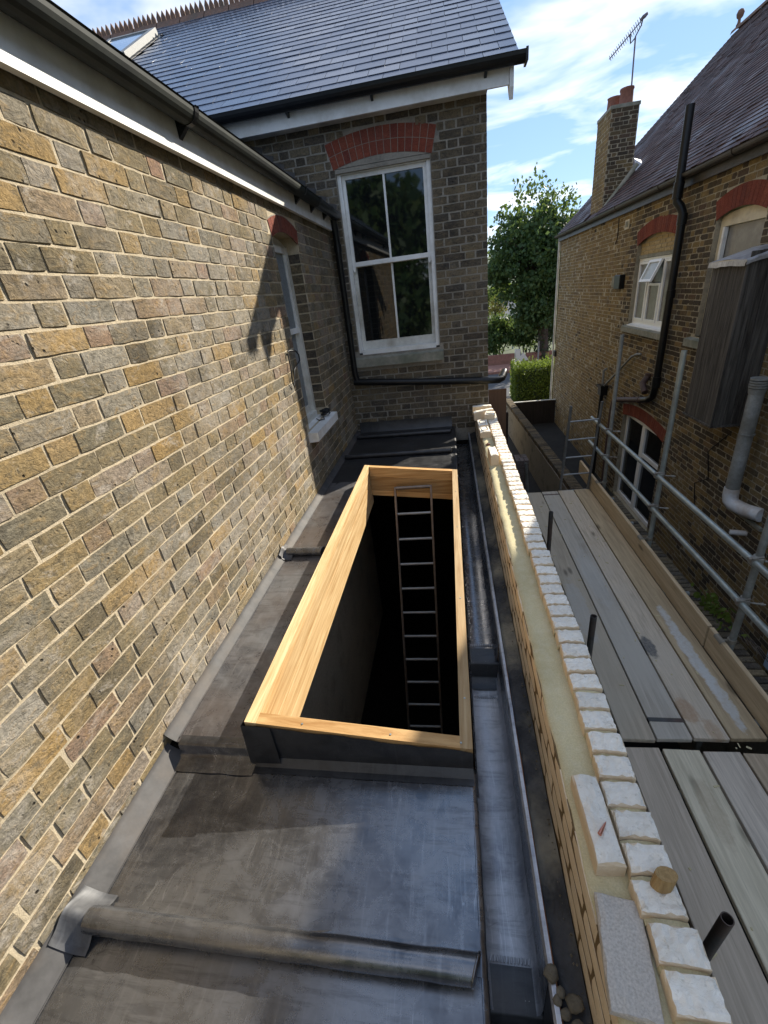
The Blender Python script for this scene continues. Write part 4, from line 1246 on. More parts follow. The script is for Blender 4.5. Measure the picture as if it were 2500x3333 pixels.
# sandy mortar bed on top: edges ragged
mb = MB(); P = []
n = 130
for j in range(n + 1):
    y = -0.9 + 6.36 * j / n
    e = PX0 + .004 + rg.random() * .005 - (.004 if rg.random() < .1 else 0)
    P.append([(e, y, PZ - .013), (e + .004, y, PZ - .003), (e + .03, y, PZ + (rg.random() - .5) * .003), (.34, y, PZ + .001 + (rg.random() - .5) * .003), (.378, y, PZ + .004 + rg.random() * .003), (PX1, y, PZ + .002)])
mb.grid(P, 0, True); obj('mortar_bed', mb, M['bed'], para)
# inner face: four courses of cream bricks
def cream_brick(mb, x0, y0, z0, y1, z1, d=.006):
    brick_faces(mb, (x0, y1, z0), (0, -1, 0), (-1, 0, 0), y1 - y0, z1 - z0, d, True, rg, rough=.3)
for k in range(4):
    zb_ = PZ - .010 - .0765 * (k + 1) + .010
    y = 5.44 - (0.1125 if k % 2 else 0)
    while y > -0.75:
        m1 = MB(); w = .215 + (rg.random() - .5) * .006
        cream_brick(m1, 0, 0, 0, w, .0655)
        put('brick', m1.mesh('brick', [M['wbside']]), core, Matrix.Translation((PX0 + .0085, y - w, zb_ + (rg.random() - .5) * .003)))
        y -= w + .011
# row of bricks on edge
def rough_brick(mb, sx, sy, sz, top_rough=.006, seed=0, bev=.006, nx=5, ny=3):
    """a brick sx by sy by sz standing at the origin corner, rock-faced on top (material 0), plain on the sides (1)"""
    r = random.Random(seed)
    P = []
    for j in range(ny + 1):
        row = []
        for i in range(nx + 1):
            a, b = sx * i / nx, sy * j / ny
            ei, ej = i in (0, nx), j in (0, ny)
            z = sz + (r.random() - .5) * 2 * top_rough
            if ei: a += (1 if i == 0 else -1) * (bev * .4 + r.random() ** 3 * .005); z -= bev * .5 + r.random() ** 4 * .006
            if ej: b += (1 if j == 0 else -1) * (bev * .4 + r.random() ** 3 * .005); z -= bev * .5 + r.random() ** 4 * .006
            row.append((a, b, z))
        P.append(row)
    N = nx + 1
    vs = [p for rr in P for p in rr]
    fs = [(j * N + i, j * N + i + 1, (j + 1) * N + i + 1, (j + 1) * N + i) for j in range(ny) for i in range(nx)]
    mb.add(vs, fs, 0, False)
    loop = [i for i in range(N)] + [j * N + nx for j in range(1, ny + 1)] + [ny * N + i for i in range(nx - 1, -1, -1)] + [j * N for j in range(ny - 1, 0, -1)]
    top = [vs[k] for k in loop]
    mid = [(min(max(p[0] + (0 - .003 if p[0] < sx / 2 else .003) * 0, 0.0005), sx - .0005) if 0 else (0.0 if p[0] < .008 else sx if p[0] > sx - .008 else p[0]), 0.0 if p[1] < .008 else sy if p[1] > sy - .008 else p[1], sz - bev * 2.2 - r.random() * .004) for p in top]
    bot = [(p[0], p[1], 0.0) for p in mid]
    L = len(loop)
    vv = top + mid + bot
    ff = []
    for q in range(L):
        q2 = (q + 1) % L
        ff.append((q, L + q, L + q2, q2)); ff.append((L + q, 2 * L + q, 2 * L + q2, L + q2))
    mb.add(vv, ff, 1, False)
    mb.add(bot, [list(range(L))[::-1]], 1)
variants = []
for q in range(9):
    m1 = MB(); rough_brick(m1, 0.098, 0.0655, 0.05, .0028, 100 + q, .003, 8, 6)
    variants.append(m1.mesh('brick_on_edge', [M['wbface'], M['wbside']]))
y = 5.40; k = 0
mj = MB(); seg = []
while y > -0.55:
    x = 0.376 + (rg.random() - .5) * .009
    Mx = Matrix.Translation((x, y, PZ + .0015)) @ Matrix.Rotation((rg.random() - .5) * .07, 4, 'Z') @ Matrix.Rotation((rg.random() - .5) * .07, 4, 'X') @ Matrix.Rotation((rg.random() - .5) * .05, 4, 'Y')
    if y < 4.93: put('brick', variants[k % 9] if rg.random() < .7 else variants[rg.randrange(9)], para, Mx)
    # joint mortar a little below the brick tops
    if y < 4.93:
        m1 = MB(); t = .030 + rg.random() * .010
        m1.grid([[(.379, y + .0655, PZ + t * .8), (.40, y + .0655, PZ + t), (.45, y + .0655, PZ + t), (.471, y + .0655, PZ + t * .8)], [(.379, y + .0775, PZ + t * .8), (.40, y + .0775, PZ + t + .002), (.45, y + .0775, PZ + t), (.471, y + .0775, PZ + t * .8)]])
        m1.add([(.379, y + .0655, PZ + t * .8), (.379, y + .0775, PZ + t * .8), (.377, y + .0775, PZ), (.377, y + .0655, PZ)], [(0, 1, 2, 3)])
        mj.v, mj.f, mj.m, mj.s = mj.v, mj.f, mj.m, mj.s
        b0 = len(mj.v); mj.v += m1.v; mj.f += [[i + b0 for i in f] for f in m1.f]; mj.m += m1.m; mj.s += m1.s
    y -= 0.0775 + (rg.random() - .5) * .003; k += 1
obj('joint_mortar', mj, M['bed'], para)

# ------------------------------------------------------------------ loose things lying on the new wall
def loose_brick(name, size, loc, rz, tilt, label, seed, mats=(M['wbface'], M['wbside']), cat='brick', group='loose white bricks', frog=False, rx=0.0):
    m1 = MB(); rough_brick(m1, size[0], size[1], size[2], .0035, seed, .006, max(3, int(size[0] / .03)), max(3, int(size[1] / .03)))
    if frog:
        cx, cy, zz = size[0] / 2, size[1] / 2, size[2] + .006
        a, b = size[0] * .3, size[1] * .3
        m1.add([(cx - a, cy - b, zz), (cx + a, cy - b, zz), (cx + a, cy + b, zz), (cx - a, cy + b, zz), (cx - a * .7, cy - b * .6, zz - .016), (cx + a * .7, cy - b * .6, zz - .016), (cx + a * .7, cy + b * .6, zz - .016), (cx - a * .7, cy + b * .6, zz - .016)],
               [(0, 1, 5, 4), (1, 2, 6, 5), (2, 3, 7, 6), (3, 0, 4, 7), (4, 5, 6, 7)], 1)
    root = put(name, m1.mesh(name, list(mats)), None, Matrix.Translation(loc) @ Matrix.Rotation(rz, 4, 'Z') @ Matrix.Rotation(tilt, 4, 'Y') @ Matrix.Rotation(rx, 4, 'X'))
    return tag(root, label, cat, group)
loose_brick('white_brick', (0.068, 0.222, 0.062), (0.303, 0.603, PZ + .002), 0.03, 0.0, 'white split-faced brick with a copper nail on it, on the sandy mortar', 201)
loose_brick('white_brick', (0.215, 0.070, 0.098), (0.235, 5.10, PZ + .003), 0.02, 0.0, 'white brick on edge across the far end of the wall, nearest the house', 202)
loose_brick('white_brick', (0.218, 0.066, 0.098), (0.243, 4.84, PZ + .002), 0.13, -0.10, 'white brick on edge across the wall, leaning and tipped up at one end', 203)
loose_brick('white_brick', (0.102, 0.150, 0.060), (0.335, 4.66, PZ + .060), -0.16, 0.03, 'half brick perched on other white bricks, with a dark hollow on top', 204, frog=True)
loose_brick('white_brick', (0.102, 0.215, 0.060), (0.262, 4.46, PZ + .002), 0.02, 0.0, 'greyish white brick lying flat, behind the hollowed brick at the far end', 205, frog=True)
loose_brick('white_brick', (0.102, 0.205, 0.066), (0.262, 4.20, PZ + .002), 0.04, 0.0, 'white brick lying flat with a sunlit hollow on top, in front of the far pile', 206, frog=True)
loose_brick('white_brick', (0.066, 0.215, 0.098), (0.296, 3.44, PZ + .002), 0.04, 0.0, 'single white brick standing on edge beside the row, midway along the far half', 207)
m1 = MB(); rough_brick(m1, .035, .03, .016, .006, 9, .004, 3, 3)
tag(put('brick_fragment', m1.mesh('brick_fragment', [M['terra'], M['terra']]), None, Matrix.Translation((.31, 3.96, PZ + .002)) @ Matrix.Rotation(.6, 4, 'Z')), 'small red brick chip on the sandy mortar bed', 'brick chip')
m1 = MB()
rough_brick(m1, .098, .20, .022, .0015, 12, .003, 6, 8)
tag(put('stone_slab', m1.mesh('stone_slab', [M['granite'], M['granite']]), None, Matrix.Translation((.262, .365, PZ + .003)) @ Matrix.Rotation(-.13, 4, 'Z')), 'speckled grey stone slab lying on the mortar below the white brick', 'stone slab')
nl = MB(); a = Vector((.323, .662, PZ + .072)); b = Vector((.345, .690, PZ + .070)); d_ = (b - a).normalized()
nl.tube([a, a + d_ * .002, b, b + d_ * .006], [.0052, .0052, .0021, .0004], 8); nl.tube([a + d_ * .002, b], .0021, 8)
tag(obj('nail', nl, M['nail']), 'copper clout nail lying on a white brick', 'nail')
wb = MB()
pts = []
for k in range(14):
    t = 2 * math.pi * k / 14
    pts.append((.438 + .024 * math.cos(t) * 1.0, .585 + .016 * math.sin(t), 0))
wb.prism([(p[0] - .004, p[1] - .012, PZ + .050) for p in pts], (.006, .004, .045))
tag(obj('wood_offcut', wb, wood_mat('oak_offcut', (0.27, 0.17, 0.07), (0.38, 0.25, 0.11), 'Z', 2.2, 0.8, knots=False)), 'short rounded wooden offcut standing on the row of white bricks', 'wood offcut')
rs = random.Random(8)
for (x, y, r_) in ((.234, .505, .021), (.250, .452, .022), (.238, .474, .013), (.228, .462, .012), (.230, .432, .013), (.252, .410, .017)):
    m1 = MB(); P = []
    for a_ in range(7):
        th = math.pi * a_ / 6; ring = []
        for b_ in range(10):
            ph = 2 * math.pi * b_ / 10; k_ = r_ * (1 + (rs.random() - .5) * .32) if 0 < a_ < 6 else r_
            ring.append((r_ + k_ * math.sin(th) * math.cos(ph), r_ + k_ * math.sin(th) * math.sin(ph) * .9, r_ * .5 + k_ * math.cos(th) * .55))
        P.append(ring + [ring[0]])
    m1.grid(P, 0, True)
    tag(put('mortar_lump', m1.mesh('mortar_lump', [M['rubble']]), None, Matrix.Translation((x - r_, y - r_, -1.656)) @ Matrix.Rotation(rs.random() * 2, 4, 'Z')), 'dry lump of mortar on the tarred ledge beside the gutter', 'mortar lump', 'mortar lumps on the tarred ledge')
gr = MB()
for q in range(240):
    y = rs.random() * 4.5 - .1; x = .255 + rs.random() * .018; r_ = .0015 + rs.random() * .0035
    z = -1.652
    gr.add([(x - r_, y, z), (x, y - r_, z), (x + r_, y, z), (x, y + r_, z), (x, y, z + r_ * 1.4)], [(0, 1, 4), (1, 2, 4), (2, 3, 4), (3, 0, 4)])
tag(obj('mortar_crumbs', gr, M['rubble'], kind='stuff'), 'crumbs of mortar along the foot of the new wall', 'crumbs')

# ================================================================== SCAFFOLD
SZ = -2.95
W1, W2 = (0.52, 0.435, 0.32), (0.68, 0.575, 0.43)
B1, B2 = (0.53, 0.40, 0.24), (0.70, 0.54, 0.335)
bm = [wood_mat('scaffold_board_pale', W1, W2, 'Y', 1.0, grey=(0.60, 0.53, 0.41), stains=((1.16, 3.6, .10, .5, (0.5, 0.5, 0.47), .5),)),
      wood_mat('scaffold_board_grey', (0.47, 0.415, 0.335), (0.64, 0.575, 0.47), 'Y', 1.0, grey=(0.58, 0.535, 0.45), stains=((1.43, 4.1, .10, .6, (0.5, 0.5, 0.47), .4),)),
      wood_mat('scaffold_board_ridged', (0.40, 0.325, 0.235), (0.66, 0.55, 0.41), 'Y', 1.8, bump=.5, grey=(0.56, 0.485, 0.38), stains=((1.60, 2.42, .075, .14, (0.36, 0.19, 0.085), .55), (1.70, 2.25, .06, .10, (0.36, 0.20, 0.09), .45), (1.585, 3.06, .055, .15, (0.095, 0.10, 0.105), .92))),
      wood_mat('scaffold_board_plastered', B1, B2, 'Y', 1.0, stains=((1.885, 3.05, .055, .55, (0.60, 0.60, 0.57), .9), (1.90, 2.55, .05, .32, (0.60, 0.60, 0.57), .85)))]
gb = 'scaffold boards laid side by side'
xs = [(1.082, 1.300), (1.312, 1.540), (1.553, 1.775), (1.787, 2.010)]
labs = ['pale scaffold board nearest the new wall, on the far length of the platform', 'grey scaffold board with dark end strap, second from the new wall, far length', 'ridged scaffold board with a black patch and rusty stain, far length', 'yellowish scaffold board with a long white plaster smear beside the toe board']
for q, (a, b) in enumerate(xs):
    mb = MB(); mb.bbox(((a + b) / 2, (2.165 + 6.32) / 2 + q * .012, SZ - .019 + q * .0015), ((b - a) / 2, .004 * (q % 2), 0), (0, 2.078, 0), (0, 0, .019), .004)
    o_ = tag(obj('scaffold_board', mb, bm[q]), labs[q], 'scaffold board', gb)
    for yy in ((2.31, 6.20) if q == 1 else ()):
        m1 = MB(); m1.box((a - .002, yy, SZ - .04), (b + .002, yy + .032, SZ + .0045)); obj('end_strap', m1, M['tubedark'], o_)
bn = [wood_mat('near_board_pinkish', (0.53, 0.44, 0.33), (0.68, 0.57, 0.44), 'Y', 1.0), wood_mat('near_board_greenish', (0.52, 0.455, 0.32), (0.68, 0.60, 0.44), 'Y', 1.0, stains=((1.44, 1.72, .07, .22, (0.33, 0.24, 0.15), .35),)), wood_mat('near_board_grey', (0.46, 0.39, 0.315), (0.61, 0.53, 0.425), 'Y', 1.2), wood_mat('near_board_tan', (0.50, 0.385, 0.26), (0.65, 0.515, 0.36), 'Y', 1.0)]
labs = ['pinkish grey scaffold board nearest the new wall, in the nearer length', 'greenish grey scaffold board second from the new wall, in the nearer length', 'grey scaffold board third from the new wall, in the nearer length', 'tan scaffold board fourth from the new wall, in the nearer length']
for q, (a, b) in enumerate([(1.078, 1.302), (1.322, 1.552), (1.568, 1.795), (1.808, 2.03)]):
    mb = MB(); mb.bbox(((a + b) / 2, (2.115 - q * .008 - 1.6) / 2, SZ - .034 + q * .002), ((b - a) / 2, .004 * ((q + 1) % 2), 0), (0, (2.115 + 1.6) / 2, 0), (0, 0, .019), .004)
    tag(obj('scaffold_board', mb, bn[q]), labs[q], 'scaffold board', gb)
lt = MB(); rl_ = random.Random(77)
for q in range(70):
    x, y = rl_.uniform(1.10, 1.99), rl_.uniform(.2, 6.2); zz = SZ + .001 if y > 2.2 else SZ - .0135
    a_ = rl_.random() * 6.28; l_ = .004 + rl_.random() ** 3 * .022; w_ = .003 + rl_.random() * .004
    u_ = Vector((math.cos(a_), math.sin(a_), 0)) * l_; v_ = Vector((-math.sin(a_), math.cos(a_), 0)) * w_
    lt.obox((x, y, zz + .004), u_, v_, (0, 0, .002))
tag(obj('mortar_crumbs', lt, M['bed'], kind='stuff'), 'chips and crumbs of mortar scattered over the scaffold boards', 'crumbs')
toe_m = wood_mat('toe_board_wood', (0.50, 0.37, 0.22), (0.64, 0.50, 0.32), 'Y', 1.0, rnd=.15)
for (a, b, lab) in ((3.07, 7.0, 'longer toe board on edge along the scaffold platform, far of the joint'), (-0.6, 3.055, 'nearer toe board on edge, this side of the joint in the toe boards')):
    mb = MB(); mb.bbox((2.034 + (0.004 if a < 0 else 0), (a + b) / 2, SZ + .114 - .004), (.018, 0, 0), (0, (b - a) / 2, 0), (0, 0, .112), .004)
    tag(obj('toe_board', mb, toe_m), lab, 'toe board', 'toe boards')
scaf = thing('scaffolding', 'galvanised scaffold tubes with two guard rails along the neighbour\'s wall', 'scaffolding', (2.12, 4.5, GZ))
stand = [(2.12, 6.10, -.745), (2.12, 4.51, -.742), (2.115, 2.915, 0.15), (2.115, 1.0, 0.1)]
for q, (x, y, zt) in enumerate(stand):
    mb = MB(); mb.tube([(x, y, GZ), (x + .004, y, -2.9), (x, y, zt)], .0245, 14, hollow=True); obj('standard', mb, M['galvold'] if q in (0, 2) else M['galv'], scaf)
for z, r_ in ((-1.965, 'guard_rail'), (-2.335, 'guard_rail')):
    mb = MB(); mb.tube([(2.066, -.8, z - .01), (2.066, 3.0, z), (2.066, 6.78, z + .004)], .0245, 14, hollow=True); obj(r_, mb, M['galv'], scaf)
mb = MB(); mb.tube([(2.12, -.8, SZ - .10), (2.12, 6.7, SZ - .10)], .0245, 12); obj('ledger', mb, M['galvold'], scaf)
for yy in (0.3, 1.85, 2.4, 3.9, 5.4, 6.15):
    mb = MB(); mb.tube([(0.95, yy, SZ - .09), (2.30, yy, SZ - .09)], .0245, 10); obj('transom', mb, M['galvold'], scaf)
for (x, y, zt) in stand:
    for z in (-1.965, -2.335):
        mb = MB()
        # band round the rail, band round the standard, block between, two bolts with nuts
        for k in range(2):
            pass
        mb.tube([(2.066, y - .062, z), (2.066, y - .022, z)], .032, 14); mb.tube([(x, y, z - .022 + .0), (x, y, z + .022)], .032, 14)
        mb.bbox(((2.066 + x) / 2, y - .03, z + .004), (.034, 0, 0), (0, .024, 0), (0, 0, .022), .006)
        mb.tube([(2.03, y - .045, z + .030), (2.12, y - .04, z + .036)], .0075, 8); mb.tube([(2.02, y - .046, z + .030), (2.036, y - .045, z + .031)], .0135, 6)
        mb.tube([(x + .025, y - .03, z - .005), (x + .115, y - .045, z - .012)], .0075, 8); mb.tube([(x + .085, y - .04, z - .010), (x + .10, y - .0425, z - .011)], .0135, 6)
        mb.bbox((2.058, y - .045, z + .036), (.02, 0, 0), (0, .016, 0), (0, 0, .006), .003)
        obj('coupler', mb, M['coupler'], scaf)
    mb = MB()
    P = []
    for k in range(7):
        a = math.pi * k / 6
        P.append([(2.034 + .024 * math.cos(a), y - .055 + .01, SZ + .205 + .028 * math.sin(a)), (2.034 + .024 * math.cos(a), y + .045 + .01, SZ + .205 + .028 * math.sin(a))])
    mb.grid(P, 0, True); mb.tube([(2.05, y, SZ + .215), (2.10, y, SZ + .21), (2.15, y + .05, SZ + .20), (2.19, y + .06, SZ + .20)], .008, 6); mb.tube([(x, y, SZ + .19), (x, y, SZ + .225)], .031, 12)
    obj('board_clip', mb, M['clip'], scaf)
gs = 'scaffold tube stubs by the new wall'
for (x, y, zt, lab, dx, dy) in ((1.035, 4.46, -2.33, 'dark scaffold tube stub furthest away, by the new wall', .0, .0), (1.035, 2.845, -2.43, 'dark scaffold tube stub midway along the scaffold, by the new wall', 0, 0), (1.035, 0.99, -2.45, 'rusty open scaffold tube leaning at the near end, by the new wall', -.05, 0.05)):
    mb = MB(); mb.tube([(x + dx, y + dy, GZ), (x, y, zt)], .0245, 16, hollow=True)
    tag(obj('scaffold_tube', mb, M['tubedark']), lab, 'scaffold tube', gs)
sl = thing('access_ladder', 'thin steel ladder standing at the far end of the scaffold platform', 'ladder', (1.78, 6.36, GZ))
for (a, b) in (((1.655, 6.38, -1.66), (1.585, 6.36, GZ)), ((2.065, 6.38, -1.63), (1.985, 6.36, GZ))):
    mb = MB(); mb.tube([a, (a[0] - .072 * ((a[0] > 1.9) * .15 + .95), 6.36, -2.95), b], .020, 10); obj('stile', mb, M['sladder'], sl)
for k in range(9):
    z = -1.885 - k * .272; f_ = (z + 1.66) / -1.3
    mb = MB(); mb.tube([(1.652 - .07 * f_ , 6.37, z), (2.05 - .078 * f_, 6.37, z + .012)], .0115, 8); obj('rung', mb, M['rung'], sl)

# ================================================================== NEIGHBOUR'S HOUSE
nb = thing('neighbour_house', 'neighbour\'s brown brick house with a clay tiled roof and red arched lintels', 'house', (5.5, 10, GZ))
P_r = lambda u, z: (XR, u, z)
NR = (-1, 0, 0)
NY0, NY1, NZT = -1.5, 16.25, 0.965
WIN = [(8.33, 9.99, -1.02, 0.455), (6.30, 7.34, -1.02, 0.50), (7.72, 9.60, GZ + .05, -2.66)]
wn = holed_panel('wall', [NY0, NY1] + [u for w in WIN for u in w[:2]], [GZ, NZT] + [z for w in WIN for z in w[2:]], WIN, P_r, NR, M['mortR'], nb, 0.28)
ARC = [(9.16, 0.83, 0.455, 0.13, 0.235), (6.84, 0.50, 0.50, 0.09, 0.235), (8.66, 0.94, -2.66, 0.10, 0.225)]   # centre u, half, crown z, rise, depth
def arc_of(a):
    cu, hf_, zc, rise, dep = a
    R_ = (hf_ * hf_ + rise * rise) / (2 * rise)
    return cu, zc - R_, R_, hf_, dep
def holes_nb(za, zb):
    h = []; zm = (za + zb) / 2
    for (a, b, c_, d_), A in zip(WIN, ARC):
        if zb > c_ + .01 and za < d_ - A[3]: h.append((a - .005, b + .005))
        cu, cz_, R_, hf_, dep = arc_of(A)
        ro = R_ + dep + .006
        if zm > d_ - A[3] - .01 and zm < cz_ + ro:
            hw = min(math.sqrt(max(0, ro * ro - (zm - cz_) ** 2)), hf_ + .02 + (zm - (d_ - A[3])) * .28)
            h.append((cu - hw - .01, cu + hw + .01))
    for (a, b, c_, d_) in ((8.2, 10.05, -1.155, -1.02), (6.2, 7.45, -1.155, -1.02)):
        if zb > c_ + .02 and za < d_ - .01: h.append((a, b))
    return h
rg = random.Random(61)
rects = [r for r in flemish(NZT - .075 * 75, NZT, 1.5, NY1 - .002, 0.075, 0.217, 0.103, 0.010, 0.05, holes_nb, rg)]
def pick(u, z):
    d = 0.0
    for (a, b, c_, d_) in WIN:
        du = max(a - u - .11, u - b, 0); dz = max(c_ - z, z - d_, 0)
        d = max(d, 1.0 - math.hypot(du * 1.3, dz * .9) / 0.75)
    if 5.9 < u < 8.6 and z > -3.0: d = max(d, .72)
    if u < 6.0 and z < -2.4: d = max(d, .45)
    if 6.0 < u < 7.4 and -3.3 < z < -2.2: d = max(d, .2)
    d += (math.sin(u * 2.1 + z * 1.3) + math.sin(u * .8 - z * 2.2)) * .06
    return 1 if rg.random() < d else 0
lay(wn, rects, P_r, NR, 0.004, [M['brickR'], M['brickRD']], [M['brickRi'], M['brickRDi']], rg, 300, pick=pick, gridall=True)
for q, A in enumerate(ARC):
    cu, cz_, R_, hf_, dep = arc_of(A)
    am = MB(); h_ = math.asin(hf_ / R_) * 1.02
    pa = [(XR + .001, cu + R_ * math.sin(-h_ + 2 * h_ * i / 12), cz_ + R_ * math.cos(-h_ + 2 * h_ * i / 12)) for i in range(13)]
    pb = [(XR + .001, cu + (R_ + dep) * math.sin(-h_ + 2 * h_ * i / 12), cz_ + (R_ + dep) * math.cos(-h_ + 2 * h_ * i / 12)) for i in range(12, -1, -1)]
    am.prism(pa + pb, (-.002, 0, 0))
    ao = obj('brick_arch', am, M['brickRed'], nb)
    arch_rows(ao, cu, cz_, R_ + .001, 1, hf_ * 1.02, P_r, NR, M['brickRed'], int(hf_ * 2 / .072), rh=dep - .004, jt=.007)
# yellow brick infill over the first window, timber strip under it
inf = MB(); inf.box((XR + .075, 8.33, 0.11), (XR + .10, 9.99, 0.455))
io = obj('infill_panel', inf, M['mortR'], nb)
cu, cz_, R_, hf_, dep = arc_of(ARC[0])
for k in range(5):
    z = 0.165 + k * .062; u = 8.335 - (.07 if k % 2 else 0)
    while u < 9.98:
        a, b = max(u, 8.335), min(u + .205, 9.985)
        top = cz_ + math.sqrt(R_ * R_ - max(abs(a - cu), abs(b - cu)) ** 2)
        if b - a > .04 and z + .03 < top + .02:
            m1 = MB(); brick_faces(m1, (0, 0, 0), (0, 1, 0), NR, b - a, .052, .006, True, rg); put('brick', m1.mesh('brick', [M['brickY']]), io, Matrix.Translation((XR + .074, a, z)))
        u += .215
mb = MB(); mb.box((XR + .045, 8.335, 0.105), (XR + .074, 9.985, 0.155)); obj('lintel', mb, M['stone'], nb)
# plastic casement with a top-hung light standing open
def frame_rect(mb, x0, x1, ya, yb, za, zb, t):
    mb.box((x0, ya, za), (x1, ya + t, zb)); mb.box((x0, yb - t, za), (x1, yb, zb)); mb.box((x0 + .001, ya + t, za), (x1 - .001, yb - t, za + t)); mb.box((x0 + .001, ya + t, zb - t), (x1 - .001, yb - t, zb))
f = MB(); xo, xi = XR + .07, XR + .13
frame_rect(f, xo, xi, 8.34, 9.98, -1.0, 0.10, .05)
f.box((xo + .002, 8.86, -.95), (xi, 8.92, .05)); f.box((xo + .002, 9.42, -.95), (xi, 9.48, .05))
cw = obj('window', f, M['upvc'], nb)
def pane(a, b, za, zb, x, mat, par):
    g = MB(); g.add([(x, a, za), (x, b, za), (x, b, zb), (x, a, zb)], [(0, 3, 2, 1)]); obj('pane', g, mat, par)
for (a, b) in ((9.48, 9.93), (8.39, 8.86)):
    s_ = MB(); frame_rect(s_, xo - .012, xo + .03, a + .004, b - .004, -.946, .046, .04); obj('sash', s_, M['upvc'], cw)
    pane(a + .044, b - .044, -.906, .006, xo + .012, M['curtain'], cw)
s_ = MB(); frame_rect(s_, xo - .012, xo + .03, 8.924, 9.416, -.946, -.31, .04); obj('sash', s_, M['upvc'], cw)
pane(8.964, 9.376, -.906, -.35, xo + .012, M['curtain'], cw)
ang = math.radians(24)
hx, hz = xo - .005, .046
def tilt_pt(y, t, d=0.0): return (hx - t * math.sin(ang) - d * math.cos(ang), y, hz - t * math.cos(ang) + d * math.sin(ang))
s_ = MB()
for (ya, yb, ta, tb) in ((8.924, 8.966, 0, .36), (9.374, 9.416, 0, .36), (8.966, 9.374, 0, .042), (8.966, 9.374, .318, .36)):
    s_.prism([tilt_pt(ya, ta), tilt_pt(yb, ta), tilt_pt(yb, tb), tilt_pt(ya, tb)], Vector(tilt_pt(0, 0, .035)) - Vector(tilt_pt(0, 0, 0)))
obj('top_light', s_, M['upvc'], cw)
g = MB(); g.add([tilt_pt(8.966, .042, .015), tilt_pt(9.374, .042, .015), tilt_pt(9.374, .318, .015), tilt_pt(8.966, .318, .015)], [(0, 1, 2, 3)]); obj('pane', g, M['mistglass'], cw)
pane(8.93, 9.41, -.30, .04, xi - .01, M['curtain'], cw)
mb = MB(); mb.prism([(XR - .10, 8.2, -1.055), (XR + .07, 8.2, -1.02), (XR + .07, 8.2, -1.15), (XR - .10, 8.2, -1.15)], (0, 1.86, 0)); obj('window_sill', mb, M['stone'], nb)
mb = MB(); mb.prism([(XR - .035, 8.35, -1.03), (XR + .072, 8.35, -1.0), (XR + .072, 8.35, -1.02), (XR - .035, 8.35, -1.045)], (0, 1.6, 0)); obj('window_board', mb, M['upvc'], cw)
# second window, white sash partly behind the timber box
f = MB(); frame_rect(f, XR + .06, XR + .14, 6.31, 7.33, -1.0, .40, .075); f.box((XR + .055, 6.385, -.16), (XR + .14, 7.255, -.07))
f.prism([(XR + .065, 6.31, .401), (XR + .065, 7.33, .401)] + [(XR + .065, 6.84 + .50 * math.cos(t), .41 + .075 * math.sin(t)) for t in [math.pi * k / 8 for k in range(9)]], (.04, 0, 0))
w2 = obj('window', f, M['cream'], nb)
s_ = MB(); s_.box((XR + .052, 7.19, -.95), (XR + .10, 7.254, -.17)); s_.box((XR + .052, 7.21, -.065), (XR + .10, 7.254, .32)); obj('sash', s_, M['white'], w2)
pane(6.39, 7.25, -.06, .32, XR + .11, M['curtain'], w2); pane(6.39, 7.25, -.92, -.17, XR + .11, M['glass'], w2)
mb = MB(); mb.prism([(XR - .09, 6.2, -1.05), (XR + .06, 6.2, -1.02), (XR + .06, 6.2, -1.15), (XR - .09, 6.2, -1.15)], (0, 1.25, 0)); obj('window_sill', mb, M['stone'], nb)
# glazed door on the ground floor
f = MB(); frame_rect(f, XR + .07, XR + .14, 7.74, 9.58, GZ + .06, -2.70, .075); f.box((XR + .065, 8.60, GZ + .13), (XR + .14, 8.74, -2.775)); f.box((XR + .068, 7.815, -3.35), (XR + .14, 8.60, -3.28))
gd = obj('door', f, M['upvc'], nb)
f = MB(); f.prism([(XR + .08, 7.74, -2.70), (XR + .08, 9.58, -2.70)] + [(XR + .08, 8.66 + .92 * math.cos(t), -2.70 + .08 * math.sin(t)) for t in [math.pi * k / 8 for k in range(1, 8)]], (.03, 0, 0)); obj('head_panel', f, M['upvc'], gd)
pane(8.74, 9.505, GZ + .135, -2.775, XR + .10, M['glass'], gd); pane(7.815, 8.60, -3.28, -2.775, XR + .10, M['glass'], gd); pane(7.815, 8.60, GZ + .135, -3.35, XR + .10, M['glass'], gd)
mb = MB(); mb.box((XR + .25, 7.2, GZ + .01), (XR + .28, 10.1, .5)); obj('inner_partition', mb, M['dark'], nb)
# roof
TPn = math.radians(43.79); CN, SN = math.cos(TPn), math.sin(TPn)
EX, EZn = 3.455, 1.128
nbp = lambda y, s, d=0.0: Vector((EX + s * CN - d * SN, y, EZn + s * SN + d * CN))
SLn = 5.62
rf = MB()
rf.prism([nbp(NY1 + .14, .02, -.025), nbp(-1.5, .02, -.025), nbp(-1.5, SLn, -.025), nbp(NY1 + .14, SLn, -.025)], Vector((SN, 0, -CN)) * .06)
rx, rz = EX + SLn * CN, EZn + SLn * SN
rf.prism([(rx, NY1 + .14, rz - .03), (rx, -1.5, rz - .03), (rx + 4.2, -1.5, rz - 4.1), (rx + 4.2, NY1 + .14, rz - 4.1)], (0, 0, -.06))
nroof = obj('roof', rf, M['tile'], nb)
rg = random.Random(71)
R = []; k = 0; s = 0.0
TG, TW = 0.100, 0.166
while s < SLn - .05:
    y = NY1 + .15; first = True
    while y > 5.2:
        w = TW * (.5 if first and k % 2 else 1); first = False
        inchim = 12.62 < y - w / 2 < 13.55 and s * CN + EX < 4.2
        if not inchim:
            R.append((seen_area([nbp(y, s), nbp(y - w, s), nbp(y - w, s + TG), nbp(y, s + TG)]), y, s, w))
        y -= w
    s += TG; k += 1
R.sort(reverse=True)
nbq = lambda x, s, d=0.0: nbp(-x, s, d)
mass = MB()
